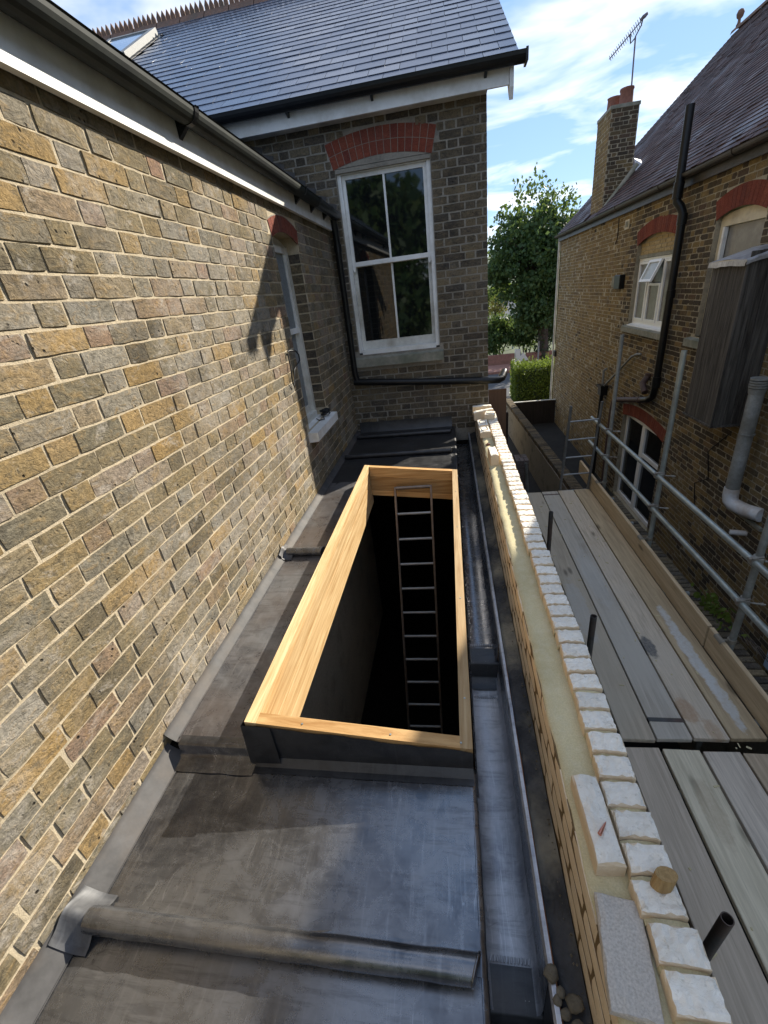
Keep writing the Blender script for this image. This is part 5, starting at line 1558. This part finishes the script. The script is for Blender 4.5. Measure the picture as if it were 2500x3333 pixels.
for q, (ar, y, s, w) in enumerate(R):
    tl = .009 + (rg.random() ** 6) * .010
    if q < 300 and ar > 20:
        o = nbp(y, s); m1 = MB(); slate(m1, -y + w, s, w, TG, o, nbq, rg, th=.012, lap=.02, gap=.0015, tilt=tl)
        put('roof_tile', m1.mesh('roof_tile', [M['tile']]), nroof, Matrix.Translation(o))
    else:
        slate(mass, -y + w, s, w, TG, Vector((0, 0, 0)), nbq, rg, th=.012, lap=.02, gap=.0015, tilt=tl)
obj('roof_tiles', mass, M['tilei'], nroof, kind='stuff')
y = NY1 + .14
while y > 6:
    r_ = MB(); P = []
    for t in range(6):
        a = math.pi * t / 5
        P.append([(rx - .12 * math.cos(a), y, rz - .05 + .12 * math.sin(a)), (rx - .12 * math.cos(a), y - .445, rz - .05 + .12 * math.sin(a))])
    r_.grid(P, 0, True); obj('ridge_tile', r_, M['ridge'], nroof); y -= .45
r_ = MB(); yy = NY1 + .05
for (z, r0) in (): pass
prof = [(.05, 0), (.055, .06), (.035, .10), (.03, .16), (.07, .20), (.085, .27), (.06, .33), (.0, .36)]
rings = [[(rx + r0 * math.cos(2 * math.pi * k / 10), yy + r0 * math.sin(2 * math.pi * k / 10), rz + .03 + z) for k in range(10)] + [] for (r0, z) in prof]
r_.grid([r + [r[0]] for r in rings], 0, True); obj('finial', r_, M['ridge'], nroof)
mb = MB(); mb.prism([nbp(NY1 + .145, .0, -.03), nbp(NY1 + .145, SLn, -.03), nbp(NY1 + .145, SLn, -.20), nbp(NY1 + .145, .10, -.20)], (0, .02, 0)); obj('bargeboard', mb, M['oldwhite'], nb)
mb = MB(); mb.prism([(XR + .01, NY1 - .01, GZ), (rx + 4.0, NY1 - .01, GZ), (rx + 4.0, NY1 - .01, EZn - .1), (rx, NY1 - .01, rz - .15), (XR + .01, NY1 - .01, EZn - .06)], (0, -.25, 0)); obj('wall', mb, M['sidebrick'], nb)
mb = MB(); mb.box((XR - .075, -1.5, 0.93), (XR - .05, NY1 + .1, 1.09)); mb.box((XR - .0499, -1.5, 0.945), (XR - .001, NY1 + .1, .962)); obj('fascia', mb, M['blackiron'], nb)
mg = half_gutter((XR - .14, -1.5, 1.085), (XR - .14, NY1 + .12, 1.085), .062, (-1, 0, 0)); ng = obj('gutter', mg, M['blackiron'], nb)
for y in (6.9, 8.9, 10.9, 12.9, 14.9):
    b_ = half_gutter((XR - .14, y, 1.085), (XR - .14, y + .08, 1.085), .069, (-1, 0, 0)); obj('bracket', b_, M['blackiron'], ng)
mb = MB(); mb.tube([(XR - .05, NY1 + .05, 1.0), (XR - .05, NY1 + .05, GZ)], .034, 10); obj('downpipe', mb, M['oldwhite'], nb)
mb = MB(); mb.bbox((XR - .02, NY1 + .06, .80), (.05, 0, 0), (0, .07, 0), (0, 0, .13), .02); obj('eaves_box', mb, M['oldwhite'], nb)
# unseen front block, added and shaped to throw the slanting shadow on the lead
mb = MB()
vz = lambda y: 2.04 - .81 * (y - 5.57)
ya, yb = 4.84, 6.62
mb.prism([(3.50, yb, vz(yb) - .02), (3.50, ya, vz(ya) - .02), (3.50, ya, vz(ya) - .12), (3.50, yb, vz(yb) - .12)], (1.6, 0, 0))
mb.prism([(3.50, ya, vz(ya) - .02), (3.50, -3.5, vz(ya) - .02), (3.50, -3.5, vz(ya) - .12), (3.50, ya, vz(ya) - .12)], (3.0, 0, 0))
obj('roof', mb, M['tile'], nb)
mb = MB(); mb.prism([(XR + .012, 6.5, 1.0), (XR + .012, 6.5, 1.1), (XR + .012, ya, vz(ya) - .13), (XR + .012, -3.4, vz(ya) - .13), (XR + .012, -3.4, 1.0)], (.25, 0, 0))
obj('wall', mb, M['sidebrick'], nb)
# chimney
ch = MB(); ch.box((XR + .06, 12.62, 0.97), (4.17, 13.56, 3.02)); cho = obj('chimney', ch, M['mortR'], nb)
rg = random.Random(81)
Cl = lambda u, z: (XR + .06, u, z)
Cf = lambda u, z: (u, 12.62, z)
nh = lambda a, b: []
r1 = list(flemish(1.0, 3.02, 12.62, 13.56, .075, .217, .103, .010, .1, nh, rg)); r2 = list(flemish(1.0, 3.02, XR + .062, 4.17, .075, .217, .103, .010, .2, nh, rg))
lay(cho, r1, Cl, (-1, 0, 0), .004, M['brickR'], M['brickRi'], rg, 130); lay(cho, r2, Cf, (0, -1, 0), .004, M['brickRD'], M['brickRDi'], rg, 140)
mb = MB(); mb.prism([(XR + .045, 12.605, 3.0201), (4.185, 12.605, 3.0201), (4.185, 13.575, 3.0201), (XR + .045, 13.575, 3.0201)], (0, 0, .06)); mb.prism([(XR + .15, 12.72, 3.0802), (4.08, 12.72, 3.0802), (4.08, 13.46, 3.0802), (XR + .15, 13.46, 3.0802)], (0, 0, .03)); obj('chimney_cap', mb, M['stone'], cho)
for (x, y, zb_) in ((3.98, 12.92, 0.0), (3.84, 13.28, -.03)):
    mb = MB(); mb.tube([(x, y, 3.10), (x, y, 3.12), (x, y, 3.34), (x, y, 3.37), (x, y, 3.40 + zb_)], [.15, .14, .128, .142, .138], 16, hollow=True, wall=.03); obj('chimney_pot', mb, M['terra'], cho)
mb = MB(); mb.tube([(4.24, 12.55, 1.98), (3.70, 12.55, 1.33), (3.62, 12.5, 1.25)], [.05, .055, .045], 8); obj('mortar_fillet', mb, M['stone'], cho)
mb = MB(); mb.prism([(4.20, 12.50, 1.86), (4.32, 12.50, 1.97), (4.32, 12.60, 2.05), (4.18, 12.60, 2.10)], (0, .02, .01)); obj('flashing', mb, M['leadBlue'], cho)
ae = thing('aerial', 'television aerial on a mast above the neighbour\'s chimney pots', 'aerial', (4.06, 13.0, 3.1))
mb = MB(); mb.tube([(4.10, 13.0, 3.0), (4.06, 13.0, 4.22)], .016, 8); obj('mast', mb, M['aerial'], ae)
a, b = Vector((3.57, 12.95, 3.93)), Vector((4.17, 12.95, 4.46))
mb = MB(); mb.tube([a, b], .010, 6); obj('boom', mb, M['aerial'], ae)
mb = MB(); mb.tube([(4.06, 13.0, 4.20), (3.97, 12.98, 4.12), (3.94, 12.96, 4.25)], .014, 6); mb.tube([(4.06, 13.0, 4.22), (4.14, 12.97, 4.36), (4.15, 12.95, 4.44)], .012, 6); obj('bracket', mb, M['aerial'], ae)
dn = (b - a).normalized(); pr = Vector((.55, .6, -.55)).normalized()
for k in range(17):
    p = a + dn * (.02 + k * .044); l_ = .055 + .002 * k
    mb = MB(); mb.tube([p - pr * l_, p + pr * l_], .0055, 5); obj('element', mb, M['aerial'], ae)
mb = MB(); mb.bbox(b + Vector((0, 0, .015)), (.045, 0, .02), (0, .07, 0), (-.01, 0, .02), .005); obj('reflector', mb, M['aerial'], ae)

# pipes and fittings on the neighbour's wall
mb = MB()
mb.tube([(3.36, 8.20, 1.86), (3.36, 8.17, 0.93)], .056, 14); mb.tube([(3.36, 8.17, 1.0), (3.36, 8.17, .80)], .068, 14)
mb.tube([(3.36, 8.17, .84), (3.365, 8.165, .76), (3.41, 8.14, .70), (3.445, 8.12, .62), (3.45, 8.11, .5), (3.455, 8.10, -1.80)], .056, 14)
mb.tube([(3.45, 8.11, .60), (3.45, 8.11, .46)], .066, 14); mb.tube([(3.455, 8.10, -.40), (3.455, 8.10, -.52)], .066, 14); mb.tube([(3.455, 8.10, -1.72), (3.455, 8.10, -1.9)], .068, 14)
mb.tube([(3.455, 8.10, -1.85), (3.455, 8.14, -2.06), (3.45, 8.30, -2.15), (3.45, 8.50, -2.20)], .058, 12)
so = obj('soil_pipe', mb, M['black'], nb)
mb = MB(); mb.tube([(3.45, 8.48, -2.195), (3.45, 9.86, -2.50)], .052, 12); mb.tube([(3.45, 8.62, -2.23), (3.45, 8.68, -2.24)], .062, 12); mb.tube([(3.45, 9.86, -2.50), (3.45, 9.95, -2.56), (3.45, 10.0, -2.75), (3.45, 10.0, GZ)], .052, 12); obj('branch_pipe', mb, M['rustpipe'], so)
mb = MB(); mb.tube([(3.53, 8.62, -1.80), (3.44, 8.60, -1.92), (3.43, 8.42, -2.05)], .055, 12); mb.tube([(3.535, 8.62, -1.76), (3.53, 8.62, -1.80)], .062, 12); obj('inlet_pipe', mb, M['rustpipe'], so)
wp = MB(); wp.tube([(3.46, 10.80, -2.60), (3.46, 10.80, GZ)], .045, 12)
wpo = obj('waste_pipe', wp, M['black'], nb)
mb = MB(); mb.prism([(3.38, 10.66, -2.42), (3.545, 10.66, -2.42), (3.545, 10.94, -2.42), (3.38, 10.94, -2.42)], (0, 0, .05)); mb.prism([(3.40, 10.70, -2.60), (3.54, 10.70, -2.60), (3.54, 10.90, -2.60), (3.40, 10.90, -2.60)], (0, 0, .18)); obj('hopper', mb, M['black'], wpo)
mb = MB(); mb.tube([(3.47, 10.83, -2.42), (3.47, 10.86, -2.06), (3.53, 10.86, -2.02)], .026, 10); obj('inlet_pipe', mb, M['svp'], wpo)
mb = MB(); mb.tube([(3.46, 10.76, -2.42), (3.47, 9.35, -1.56), (3.50, 9.2, -1.50), (3.535, 9.1, -1.49)], .022, 10); obj('inlet_pipe', mb, M['svp'], wpo)
mb = MB(); mb.tube([(3.40, 5.45, -1.30), (3.40, 5.43, -2.62)], .075, 16)
mb.tube([(3.40, 5.43, -1.90), (3.40, 5.43, -1.915)], .080, 16)
sv = obj('vent_pipe', mb, M['svp'], nb)
mb = MB()
for k in range(4): mb.tube([(3.40, 5.45, -1.37 + k * .028), (3.40, 5.45, -1.352 + k * .028)], .092, 16)
mb.tube([(3.40, 5.45, -1.44), (3.40, 5.45, -1.38)], [.078, .09], 16); obj('collar', mb, M['svp'], sv)
mb = MB(); mb.tube([(3.40, 5.43, -2.60), (3.40, 5.43, -2.70), (3.40, 5.41, -2.76), (3.42, 5.36, -2.80), (3.46, 5.20, -2.80), (3.53, 5.02, -2.78)], .083, 16); obj('elbow', mb, M['svpw'], sv)
mb = MB(); mb.tube([(3.56, 5.20, -3.13), (3.40, 5.27, -3.14)], .034, 14, hollow=True); ov = obj('overflow_pipe', mb, M['svpw'], nb)
mb = MB(); mb.box((3.51, 4.95, -2.96), (3.545, 5.42, -2.92)); obj('batten', mb, M['stone'], nb)
mb = MB(); mb.box((XR - .012, 10.80, -.36), (XR - .004, 11.18, -.15)); av = obj('air_vent', mb, M['stone'], nb)
mb = MB(); mb.bbox((XR - .05, 10.60, -.26), (.055, 0, 0), (0, .17, 0), (0, 0, .13), .012); obj('vent_cowl', mb, M['black'], av)
mb = MB(); mb.box((XR - .02, 10.52, .66), (XR - .004, 10.74, .82)); sv2 = obj('small_vent', mb, M['cream'], nb)
mb = MB(); mb.box((XR - .026, 10.56, .69), (XR - .0205, 10.70, .79)); obj('grille', mb, M['stone'], sv2)
mb = MB(); mb.tube([(XR - .012, 11.15, .90), (XR - .012, 11.13, .55), (XR - .012, 11.20, .46)], .008, 6); mb.tube([(XR - .012, 6.0, -2.1), (XR - .012, 6.35, -2.45), (XR - .012, 6.2, -2.8), (XR - .012, 6.5, -3.0), (XR - .012, 6.35, -3.4)], .006, 6); obj('cable', mb, M['cable'], nb)
mb = MB(); mb.bbox((XR - .02, NY1 - .16, -2.34), (.05, 0, 0), (0, .10, 0), (0, 0, .09), .01); obj('bracket_box', mb, M['blackiron'], nb)

# timber box hung on the wall
bx = thing('timber_box', 'weathered grey board cupboard with lead top hung on the neighbour\'s wall', 'timber box', (3.35, 6.0, -1.9))
XF, YN, YF, ZB, ZT = 3.144, 5.71, 6.38, -1.87, -0.10
rg = random.Random(91)
def board_row(a, b, fn, n):
    u = a
    ws = [rg.uniform(.8, 1.25) for _ in range(n)]; t = sum(ws)
    for w in ws:
        w = w / t * (b - a)
        m1 = MB(); m1.bbox(*fn(u + .002, u + w - .002, (rg.random() - .5) * .008)); obj('board', m1, M['greytimber'], bx); u += w
board_row(YN, YF, lambda a, b, d: ((XF + .010 + d, (a + b) / 2, (ZB + ZT) / 2), (.010, 0, 0), (0, (b - a) / 2, 0), (0, 0, (ZT - ZB) / 2 + d), .003), 4)
board_row(XF + .022, XR - .004, lambda a, b, d: (((a + b) / 2, YN + .010 + d, (ZB + ZT) / 2 + .05), ((b - a) / 2, 0, 0), (0, .010, 0), (0, 0, (ZT - ZB) / 2 + .05 + d), .003), 4)
mb = MB(); mb.box((XF + .03, YN + .03, ZB + .02), (XR - .004, YF - .01, ZT - .02)); obj('inner_box', mb, M['gate'], bx)
mb = MB(); mb.box((XF - .014, YN - .014, ZB - .025), (XF + .03, YF + .03, ZB - .001)); mb.box((XF + .031, YN - .014, ZB - .025), (XR - .006, YN + .03, ZB - .001)); mb.box((XF - .006, YN - .006, ZB), (XF + .018, YN + .014, ZT)); obj('trim', mb, M['greytimber'], bx)
mb = MB(); P = []
for i in range(9):
    x = XF - .03 + (XR - XF + .03) * i / 8; r_ = lambda: (rg.random() - .5) * .012
    z = ZT + .03 + .055 * i / 8 * 2
    P.append([(x, YF + .04, z), (x, (YN + YF) / 2, z + .012 + r_()), (x, YN - .02, z + r_()), (x, YN - .03, z - .02 + r_()), (x, YN - .032, z - .055 + r_())])
mb.grid(P, 0, False)
Pq = [[(XF - .03, YF + .04 - (YF - YN + .06) * i / 8, ZT + .03), (XF - .036, YF + .04 - (YF - YN + .06) * i / 8, ZT - .03 + (rg.random() - .5) * .02)] for i in range(9)]
mb.grid(Pq); obj('lead_top', mb, M['leadBlue'], bx)

# ================================================================== SIDE PASSAGE
gw = thing('garden_wall', 'dark old brick garden wall with a brick coping running down the side passage', 'garden wall', (2.2, 11, GZ))
rg = random.Random(101)
def gwx(y): return 2.39 - (y - 7.0) * .045 if y > 7 else 2.435 - (y - 3) * .011
segs = [(6.4, 15.6, -3.60), (-0.6, 6.39, -3.08)]
for (a, b, zt) in segs:
    mb = MB(); q = [(gwx(a) - .205, a, GZ), (gwx(a), a, GZ), (gwx(b), b, GZ), (gwx(b) - .205, b, GZ)]; mb.prism(q, (0, 0, zt - .11 - GZ)); wo = obj('wall', mb, M['mortF'], gw)
    y = a + .004; k = 0
    mm = MB()
    while y < b - .06:
        m1 = MB()
        m1.bbox((gwx(y) - .1025 + (rg.random() - .5) * .006, y + .033, zt - .055 + (rg.random() - .5) * .006), (.107, 0, 0), (0, .0315, 0), (0, 0, .053), .006)
        put('coping_brick', m1.mesh('coping_brick', [M['brickF']]), gw)
        y += .074
    r_ = flemish(GZ + .01, zt - .12, a, b, .075, .217, .103, .010, .1, nh, rg)
    if a > 6:
        PW = lambda u, z: (gwx(u) - .205, u, z)
        lay(wo, list(r_), PW, (-1, -.04, 0), .004, M['brickF'], M['brickFi'], rg, 160)
tag(obj('fence_gate', (lambda m: (m.box((gwx(15.6) + .01, 15.60, GZ), (3.53, 15.64, -3.80)), m)[1])(MB()), M['gate']), 'dark wooden gate across the passage behind the garden wall', 'gate')
mb = MB(); mb.box((2.02, 15.585, -3.799), (3.53, 15.655, -3.775)); g_ = bpy.data.objects['fence_gate']; obj('top_rail', mb, M['oldwhite'], g_)
mb = MB(); mb.box((.62, 7.60, GZ), (.915, 7.625, -1.595))
hp = tag(obj('hoarding_panel', mb, M['ply']), 'tall narrow brown board standing behind the end of the new wall', 'hoarding')
mb = MB(); mb.box((.916, 7.58, GZ), (.95, 7.62, -2.0)); tag(obj('post', mb, M['gate']), 'dark thin post at the edge of the brown board', 'post')
# stack of grey bricks
xk, yk = 1.30, 9.0
def stack_brick(x, y, z, sx, sy):
    m1 = MB(); m1.bbox((x + sx / 2, y + sy / 2, z + .0325), (sx / 2 - .003, 0, 0), (0, sy / 2 - .003, 0), (0, 0, .0315), .004)
    tag(obj('grey_brick', m1, M['brickStack']), 'grey brown brick in the tall stack standing in the side passage', 'brick', 'grey bricks stacked in the side passage')
for k in range(14):
    z = -3.44 - .066 * (k + 1)
    if k % 2 == 0:
        for i in range(3): stack_brick(xk + i * .0905, yk, z, .0895, .205)
        if k < 2:
            for i in range(2): stack_brick(xk + i * .136, yk + .208, z, .134, .10); stack_brick(xk + i * .136, yk + .31, z, .134, .10)
    else:
        stack_brick(xk, yk, z, .17, .10); stack_brick(xk + .172, yk, z, .10, .10); stack_brick(xk, yk + .104, z, .27, .10)
for k in range(5): stack_brick(xk - .115, yk + .12, -3.52 - .066 * (k + 1), .11, .21)
mb = MB(); mb.tube([(1.555, 8.72, GZ), (1.44, 8.6, -3.34)], .030, 12, hollow=True); tag(obj('grey_pole', mb, M['galvold']), 'grey pole leaning on the stack of grey bricks', 'pole')
mb = MB(); mb.bbox((3.46, 3.85, -3.85), (.07, 0, 0), (0, .30, 0), (0, 0, .42), .03)
tb = tag(obj('utility_bin', mb, M['bluebin']), 'pale blue plastic bin beside the neighbour\'s wall at the right edge', 'bin')
mb = MB(); mb.bbox((3.455, 3.85, -3.40), (.08, 0, 0), (0, .32, 0), (0, 0, .028), .015); obj('lid', mb, M['bluebin'], tb)

# ================================================================== PLANTS AND WHAT LIES BEYOND
def leaves(mb, pts, size, rg, flat_=0.6, droop=0.0):
    for p in pts:
        a = Vector((rg.gauss(0, 1), rg.gauss(0, 1), rg.gauss(0, 1) * flat_)).normalized()
        b = a.orthogonal().normalized(); b = (b * math.cos(rg.random() * 6.28) + a.cross(b) * math.sin(rg.random() * 6.28))
        s_ = size * rg.uniform(.6, 1.3)
        c_ = a.cross(b)
        mb.add([p - b * s_ * .5, p + c_ * s_ * .34, p + b * s_ * .55, p - c_ * s_ * .34], [(0, 1, 2, 3)])
def crown_pts(center, rad, n, rg, clumps=60, spread=.5, fill=.85):
    cs = []
    for _ in range(clumps):
        d = Vector((rg.gauss(0, 1), rg.gauss(0, 1), rg.gauss(0, 1))).normalized() * (rg.random() ** .33) * fill
        cs.append((Vector((center[0] + d.x * rad[0], center[1] + d.y * rad[1], center[2] + d.z * rad[2])), spread * rg.uniform(.6, 1.3)))
    out = []
    for _ in range(n):
        c_, r_ = cs[rg.randrange(len(cs))]
        out.append(c_ + Vector((rg.gauss(0, 1), rg.gauss(0, 1), rg.gauss(0, .75))) * r_ * .55)
    return out, cs
def tree(name, label, base, trunk_h, tr, crown_c, rad, n, size, mat, seed, clumps=70, spread=.6, group='trees beyond the road', cat='tree'):
    r = random.Random(seed)
    t = thing(name, label, cat, base, group)
    mb = MB()
    b = Vector(base); c_ = Vector(crown_c)
    top = b + Vector((0, 0, trunk_h))
    mb.tube([b, b + (top - b) * .5 + Vector((.06, 0, 0)), top], [tr * 1.2, tr, tr * .8], 10)
    pts, cs = crown_pts(crown_c, rad, n, r, clumps, spread)
    for (p, _) in cs[:16]:
        m_ = (top + p) / 2 + Vector((0, 0, .25)); mb.tube([top - Vector((0, 0, trunk_h * .12 * r.random())), m_, p], [tr * .45, tr * .22, tr * .07], 6)
    obj('trunk', mb, M['bark'], t)
    lb = MB(); leaves(lb, pts, size, r); obj('crown', lb, mat, t)
    return t
# big street tree (drooping skirt on the left)
r = random.Random(5)
T_ = thing('sycamore_tree', 'large dark green street tree between the two houses', 'tree', (5.6, 29, GZ), 'trees beyond the road')
mb = MB(); b = Vector((5.62, 29, GZ)); top = Vector((5.35, 29, -.8))
mb.tube([b, (5.60, 29, -3.0), top, (5.1, 29, 1.5), (4.9, 29, 3.0)], [.34, .30, .26, .16, .06], 12)
pts, cs = crown_pts((4.5, 29, 1.1), (2.55, 2.0, 2.95), 15000, r, 140, .62)
p2, c2 = crown_pts((6.4, 29, .9), (1.5, 1.7, 2.5), 6000, r, 60, .6); pts += p2; cs += c2
p2, c2 = crown_pts((5.2, 28.6, -1.7), (1.5, 1.2, 1.1), 4000, r, 34, .5); pts += p2; cs += c2
for (x, z) in ((4.0, 4.15), (4.75, 4.3), (5.3, 4.05), (3.2, 3.2), (5.9, 3.7), (6.6, 3.6)):
    pts += [Vector((x + r.gauss(0, .22), 29 + r.gauss(0, .3), z + r.gauss(0, .30))) for _ in range(90)]
for (p, _) in cs[:26]:
    mb.tube([(5.2, 29, r.uniform(-.9, 1.6)), (p + Vector((5.1, 29, 0))) / 2 + Vector((0, 0, p.z * 0 + .2)) - Vector((0, 0, -0)) if False else Vector(((p.x + 5.1) / 2, (p.y + 29) / 2, (p.z + .6) / 2 + .3)), p], [.12, .06, .02], 6)
obj('trunk', mb, M['bark'], T_)
lb = MB(); leaves(lb, pts, .20, r); obj('crown', lb, M['leafdark'], T_)
lb = MB(); leaves(lb, [Vector((5.60 + math.cos(a) * .42 * q, 29 + math.sin(a) * .42 * q, z)) for a, q, z in [(r.uniform(0, 6.28), r.uniform(.8, 1.3), r.uniform(-4.4, -.9)) for _ in range(900)]], .12, r); obj('ivy', lb, M['leafivy'], T_)
def shrub(name, label, c_, rad, n, size, mat, seed, group=None, cl=30):
    r_ = random.Random(seed); lb = MB(); pts, cs = crown_pts(c_, rad, n, r_, cl, min(rad) * .6); leaves(lb, pts, size, r_)
    t = thing(name, label, 'shrub', (c_[0], c_[1], GZ), group)
    obj('foliage', lb, mat, t)
    mb = MB()
    for k in range(4): mb.tube([(c_[0] + (k - 1.5) * .1, c_[1], GZ), (c_[0] + (k - 1.5) * rad[0] * .4, c_[1], c_[2])], [.05, .02], 6)
    obj('stem', mb, M['bark'], t)
shrub('dark_bush', 'dark bush low on the left, across the road by the house corner', (3.15, 31, -2.95), (1.15, .8, 1.15), 5500, .16, M['leafdark'], 12)
shrub('dark_bush', 'mixed bush under the big street tree, left of its trunk', (4.75, 30.2, -2.95), (1.0, .8, 1.05), 5000, .15, M['leafdark'], 13)
shrub('dark_bush', 'tall dark bush right of the street tree trunk', (6.7, 30, -2.7), (.85, .8, 1.3), 4000, .15, M['leafdark'], 14)
tree('yellow_tree', 'small yellowing tree beside the house corner, far behind', (4.0, 42, GZ), 2.2, .10, (4.15, 42, -1.75), (.75, .8, 1.0), 1400, .13, M['leafgold'], 15, 26, .4)
for q, (x, y, z, a, lab) in enumerate(((6.1, 75, -1.8, 1.6, 'pale green round tree in the distance, above the yellow tree'), (9.6, 88, -1.2, 2.0, 'distant round tree behind the grey roof'), (14, 95, -1.0, 2.4, 'distant round tree, right of the others'))):
    tree('distant_tree', lab, (x, y, GZ), 1.6, .2, (x, y, z), (a, a, a * .8), 900, .35, M['leaflime'], 20 + q, 24, .8)
# hedge
r = random.Random(33); lb = MB()
x0, x1, y0, y1, z1 = 2.60, 5.2, 18.9, 20.4, -3.22
def hedge_side():
    pts = []
    for _ in range(9000):
        f_ = r.random()
        if f_ < .40: p = Vector((r.uniform(x0, x1), r.uniform(y0, y1), z1 + r.gauss(0, .05)))
        elif f_ < .72: p = Vector((r.uniform(x0, x1), y0 + abs(r.gauss(0, .06)), r.uniform(GZ, z1)))
        elif f_ < .9: p = Vector((x0 + abs(r.gauss(0, .06)), r.uniform(y0, y1), r.uniform(GZ, z1)))
        else: p = Vector((r.uniform(x0, x1), r.uniform(y0, y1), r.uniform(GZ, z1)))
        pts.append(p)
    for k in range(46):
        x, y = r.uniform(x0, x1), r.uniform(y0, y1); h_ = r.uniform(.08, .34)
        pts += [Vector((x + r.gauss(0, .02), y + r.gauss(0, .02), z1 + h_ * t / 12)) for t in range(14)]
    return pts
leaves(lb, hedge_side(), .075, r)
hg = thing('hedge', 'clipped bright green hedge at the end of the passage', 'hedge', ((x0 + x1) / 2, 19.6, GZ))
obj('foliage', lb, M['leaflime'], hg)
mb = MB(); mb.box((x0 + .18, y0 + .18, GZ + .01), (x1 - .1, y1 - .15, z1 - .15)); obj('inner_growth', mb, M['leafivy'], hg)
# far houses
fh = thing('gabled_house', 'distant white gabled house with a grey roof beyond the trees', 'house', (8.5, 58, GZ))
mb = MB(); mb.box((5.9, 56, GZ), (12, 62, -3.3)); mb.prism([(5.9, 56, -3.3), (5.9, 62, -3.3), (5.9, 59, -1.6)], (.25, 0, 0)); obj('wall', mb, M['render'], fh)
mb = MB(); mb.prism([(5.7, 55.6, -3.35), (12.3, 55.6, -3.35), (12.3, 59, -1.5), (5.7, 59, -1.5)], (0, 0, .12)); mb.prism([(5.7, 59, -1.5), (12.3, 59, -1.5), (12.3, 62.4, -3.35), (5.7, 62.4, -3.35)], (0, 0, .12)); obj('roof', mb, M['greyroof'], fh)
mb = MB(); mb.box((6.3, 55.96, -4.2), (7.2, 55.99, -3.5)); obj('window', mb, M['glass'], fh)
f2 = thing('bay_house', 'grey roofed house with white bargeboards just across the road', 'house', (6.6, 45, GZ))
mb = MB(); mb.box((5.0, 44, GZ), (9.5, 49, -3.2)); mb.prism([(5.0, 44, -3.2), (6.6, 44, -3.2), (5.8, 44, -2.0)], (0, .2, 0)); obj('wall', mb, M['render'], f2)
mb = MB(); mb.prism([(4.9, 43.7, -3.22), (9.7, 43.7, -3.22), (9.7, 46.5, -2.15), (4.9, 46.5, -2.15)], (0, 0, .1)); obj('roof', mb, M['greyroof'], f2)
mb = MB(); mb.prism([(4.85, 43.6, -3.25), (5.0, 43.6, -3.25), (5.85, 43.6, -1.95), (5.78, 43.6, -1.85)], (0, .15, 0)); mb.prism([(6.8, 43.6, -3.25), (6.65, 43.6, -3.25), (5.78, 43.6, -1.95), (5.85, 43.6, -1.85)], (0, .15, 0)); obj('bargeboard', mb, M['render'], f2)
lp = thing('street_lamp', 'thin pale street lamp post between the trees', 'street lamp', (4.75, 36, GZ))
mb = MB(); mb.tube([(4.75, 36, GZ), (4.72, 36, -1.9), (4.7, 36, -1.55)], [.06, .04, .035], 8); obj('post', mb, M['galv'], lp)
mb = MB(); mb.tube([(4.7, 36, -1.56), (4.9, 36, -1.50), (5.15, 36, -1.5)], .03, 8); mb.bbox((5.2, 36, -1.52), (.16, 0, 0), (0, .07, 0), (0, 0, .04), .02); obj('lamp_head', mb, M['galv'], lp)
fw = thing('front_wall', 'low pale garden wall with a post across the road', 'garden wall', (4.4, 28.9, GZ))
mb = MB(); mb.box((2.2, 28.7, GZ), (3.9, 28.95, -3.95)); mb.box((4.6, 28.7, GZ), (8.5, 28.95, -4.0)); obj('wall', mb, M['redpave'], fw)
mb = MB(); mb.box((3.95, 28.65, GZ), (4.25, 29.0, -3.75)); mb.prism([(4.1, 28.6, -4.4), (4.75, 28.6, -4.4), (4.4, 28.6, -3.9)], (0, .1, 0)); obj('pier', mb, M['render'], fw)
mb = MB(); mb.tube([(5.25, 28.4, GZ), (5.25, 28.4, -3.35)], .045, 8); obj('post', mb, M['svp'], fw)
# weeds on the garden wall coping
r = random.Random(44); wd = MB()
pts = [Vector((2.40 + r.gauss(0, .05), 3.62 + r.gauss(0, .14), -3.05 + abs(r.gauss(0, .05)))) for _ in range(170)]
leaves(wd, pts, .05, r)
wt = thing('weed', 'small green weed growing on the garden wall beside the toe board', 'plant', (2.40, 3.6, -3.07))
obj('foliage', wd, M['leaflime'], wt)
mb = MB()
for k in range(6): mb.tube([(2.40, 3.55, -3.07), (2.42 + k * .01, 3.4 - k * .06, -2.98), (2.40 + k * .02, 3.2 - k * .06, -3.0 - k * .008)], .004, 5)
obj('stem', mb, M['bark'], wt)
# unseen tree added behind the camera to darken the reflection in the panes
tree('added_garden_tree', 'dense unseen tree added behind the viewpoint to darken the tall window', (-2.4, -11, GZ), 2.0, .25, (-2.6, -11, .6), (3.3, 1.6, 5.4), 13000, .42, M['leafdark'], 61, 80, 1.0, group='trees added behind the viewpoint')
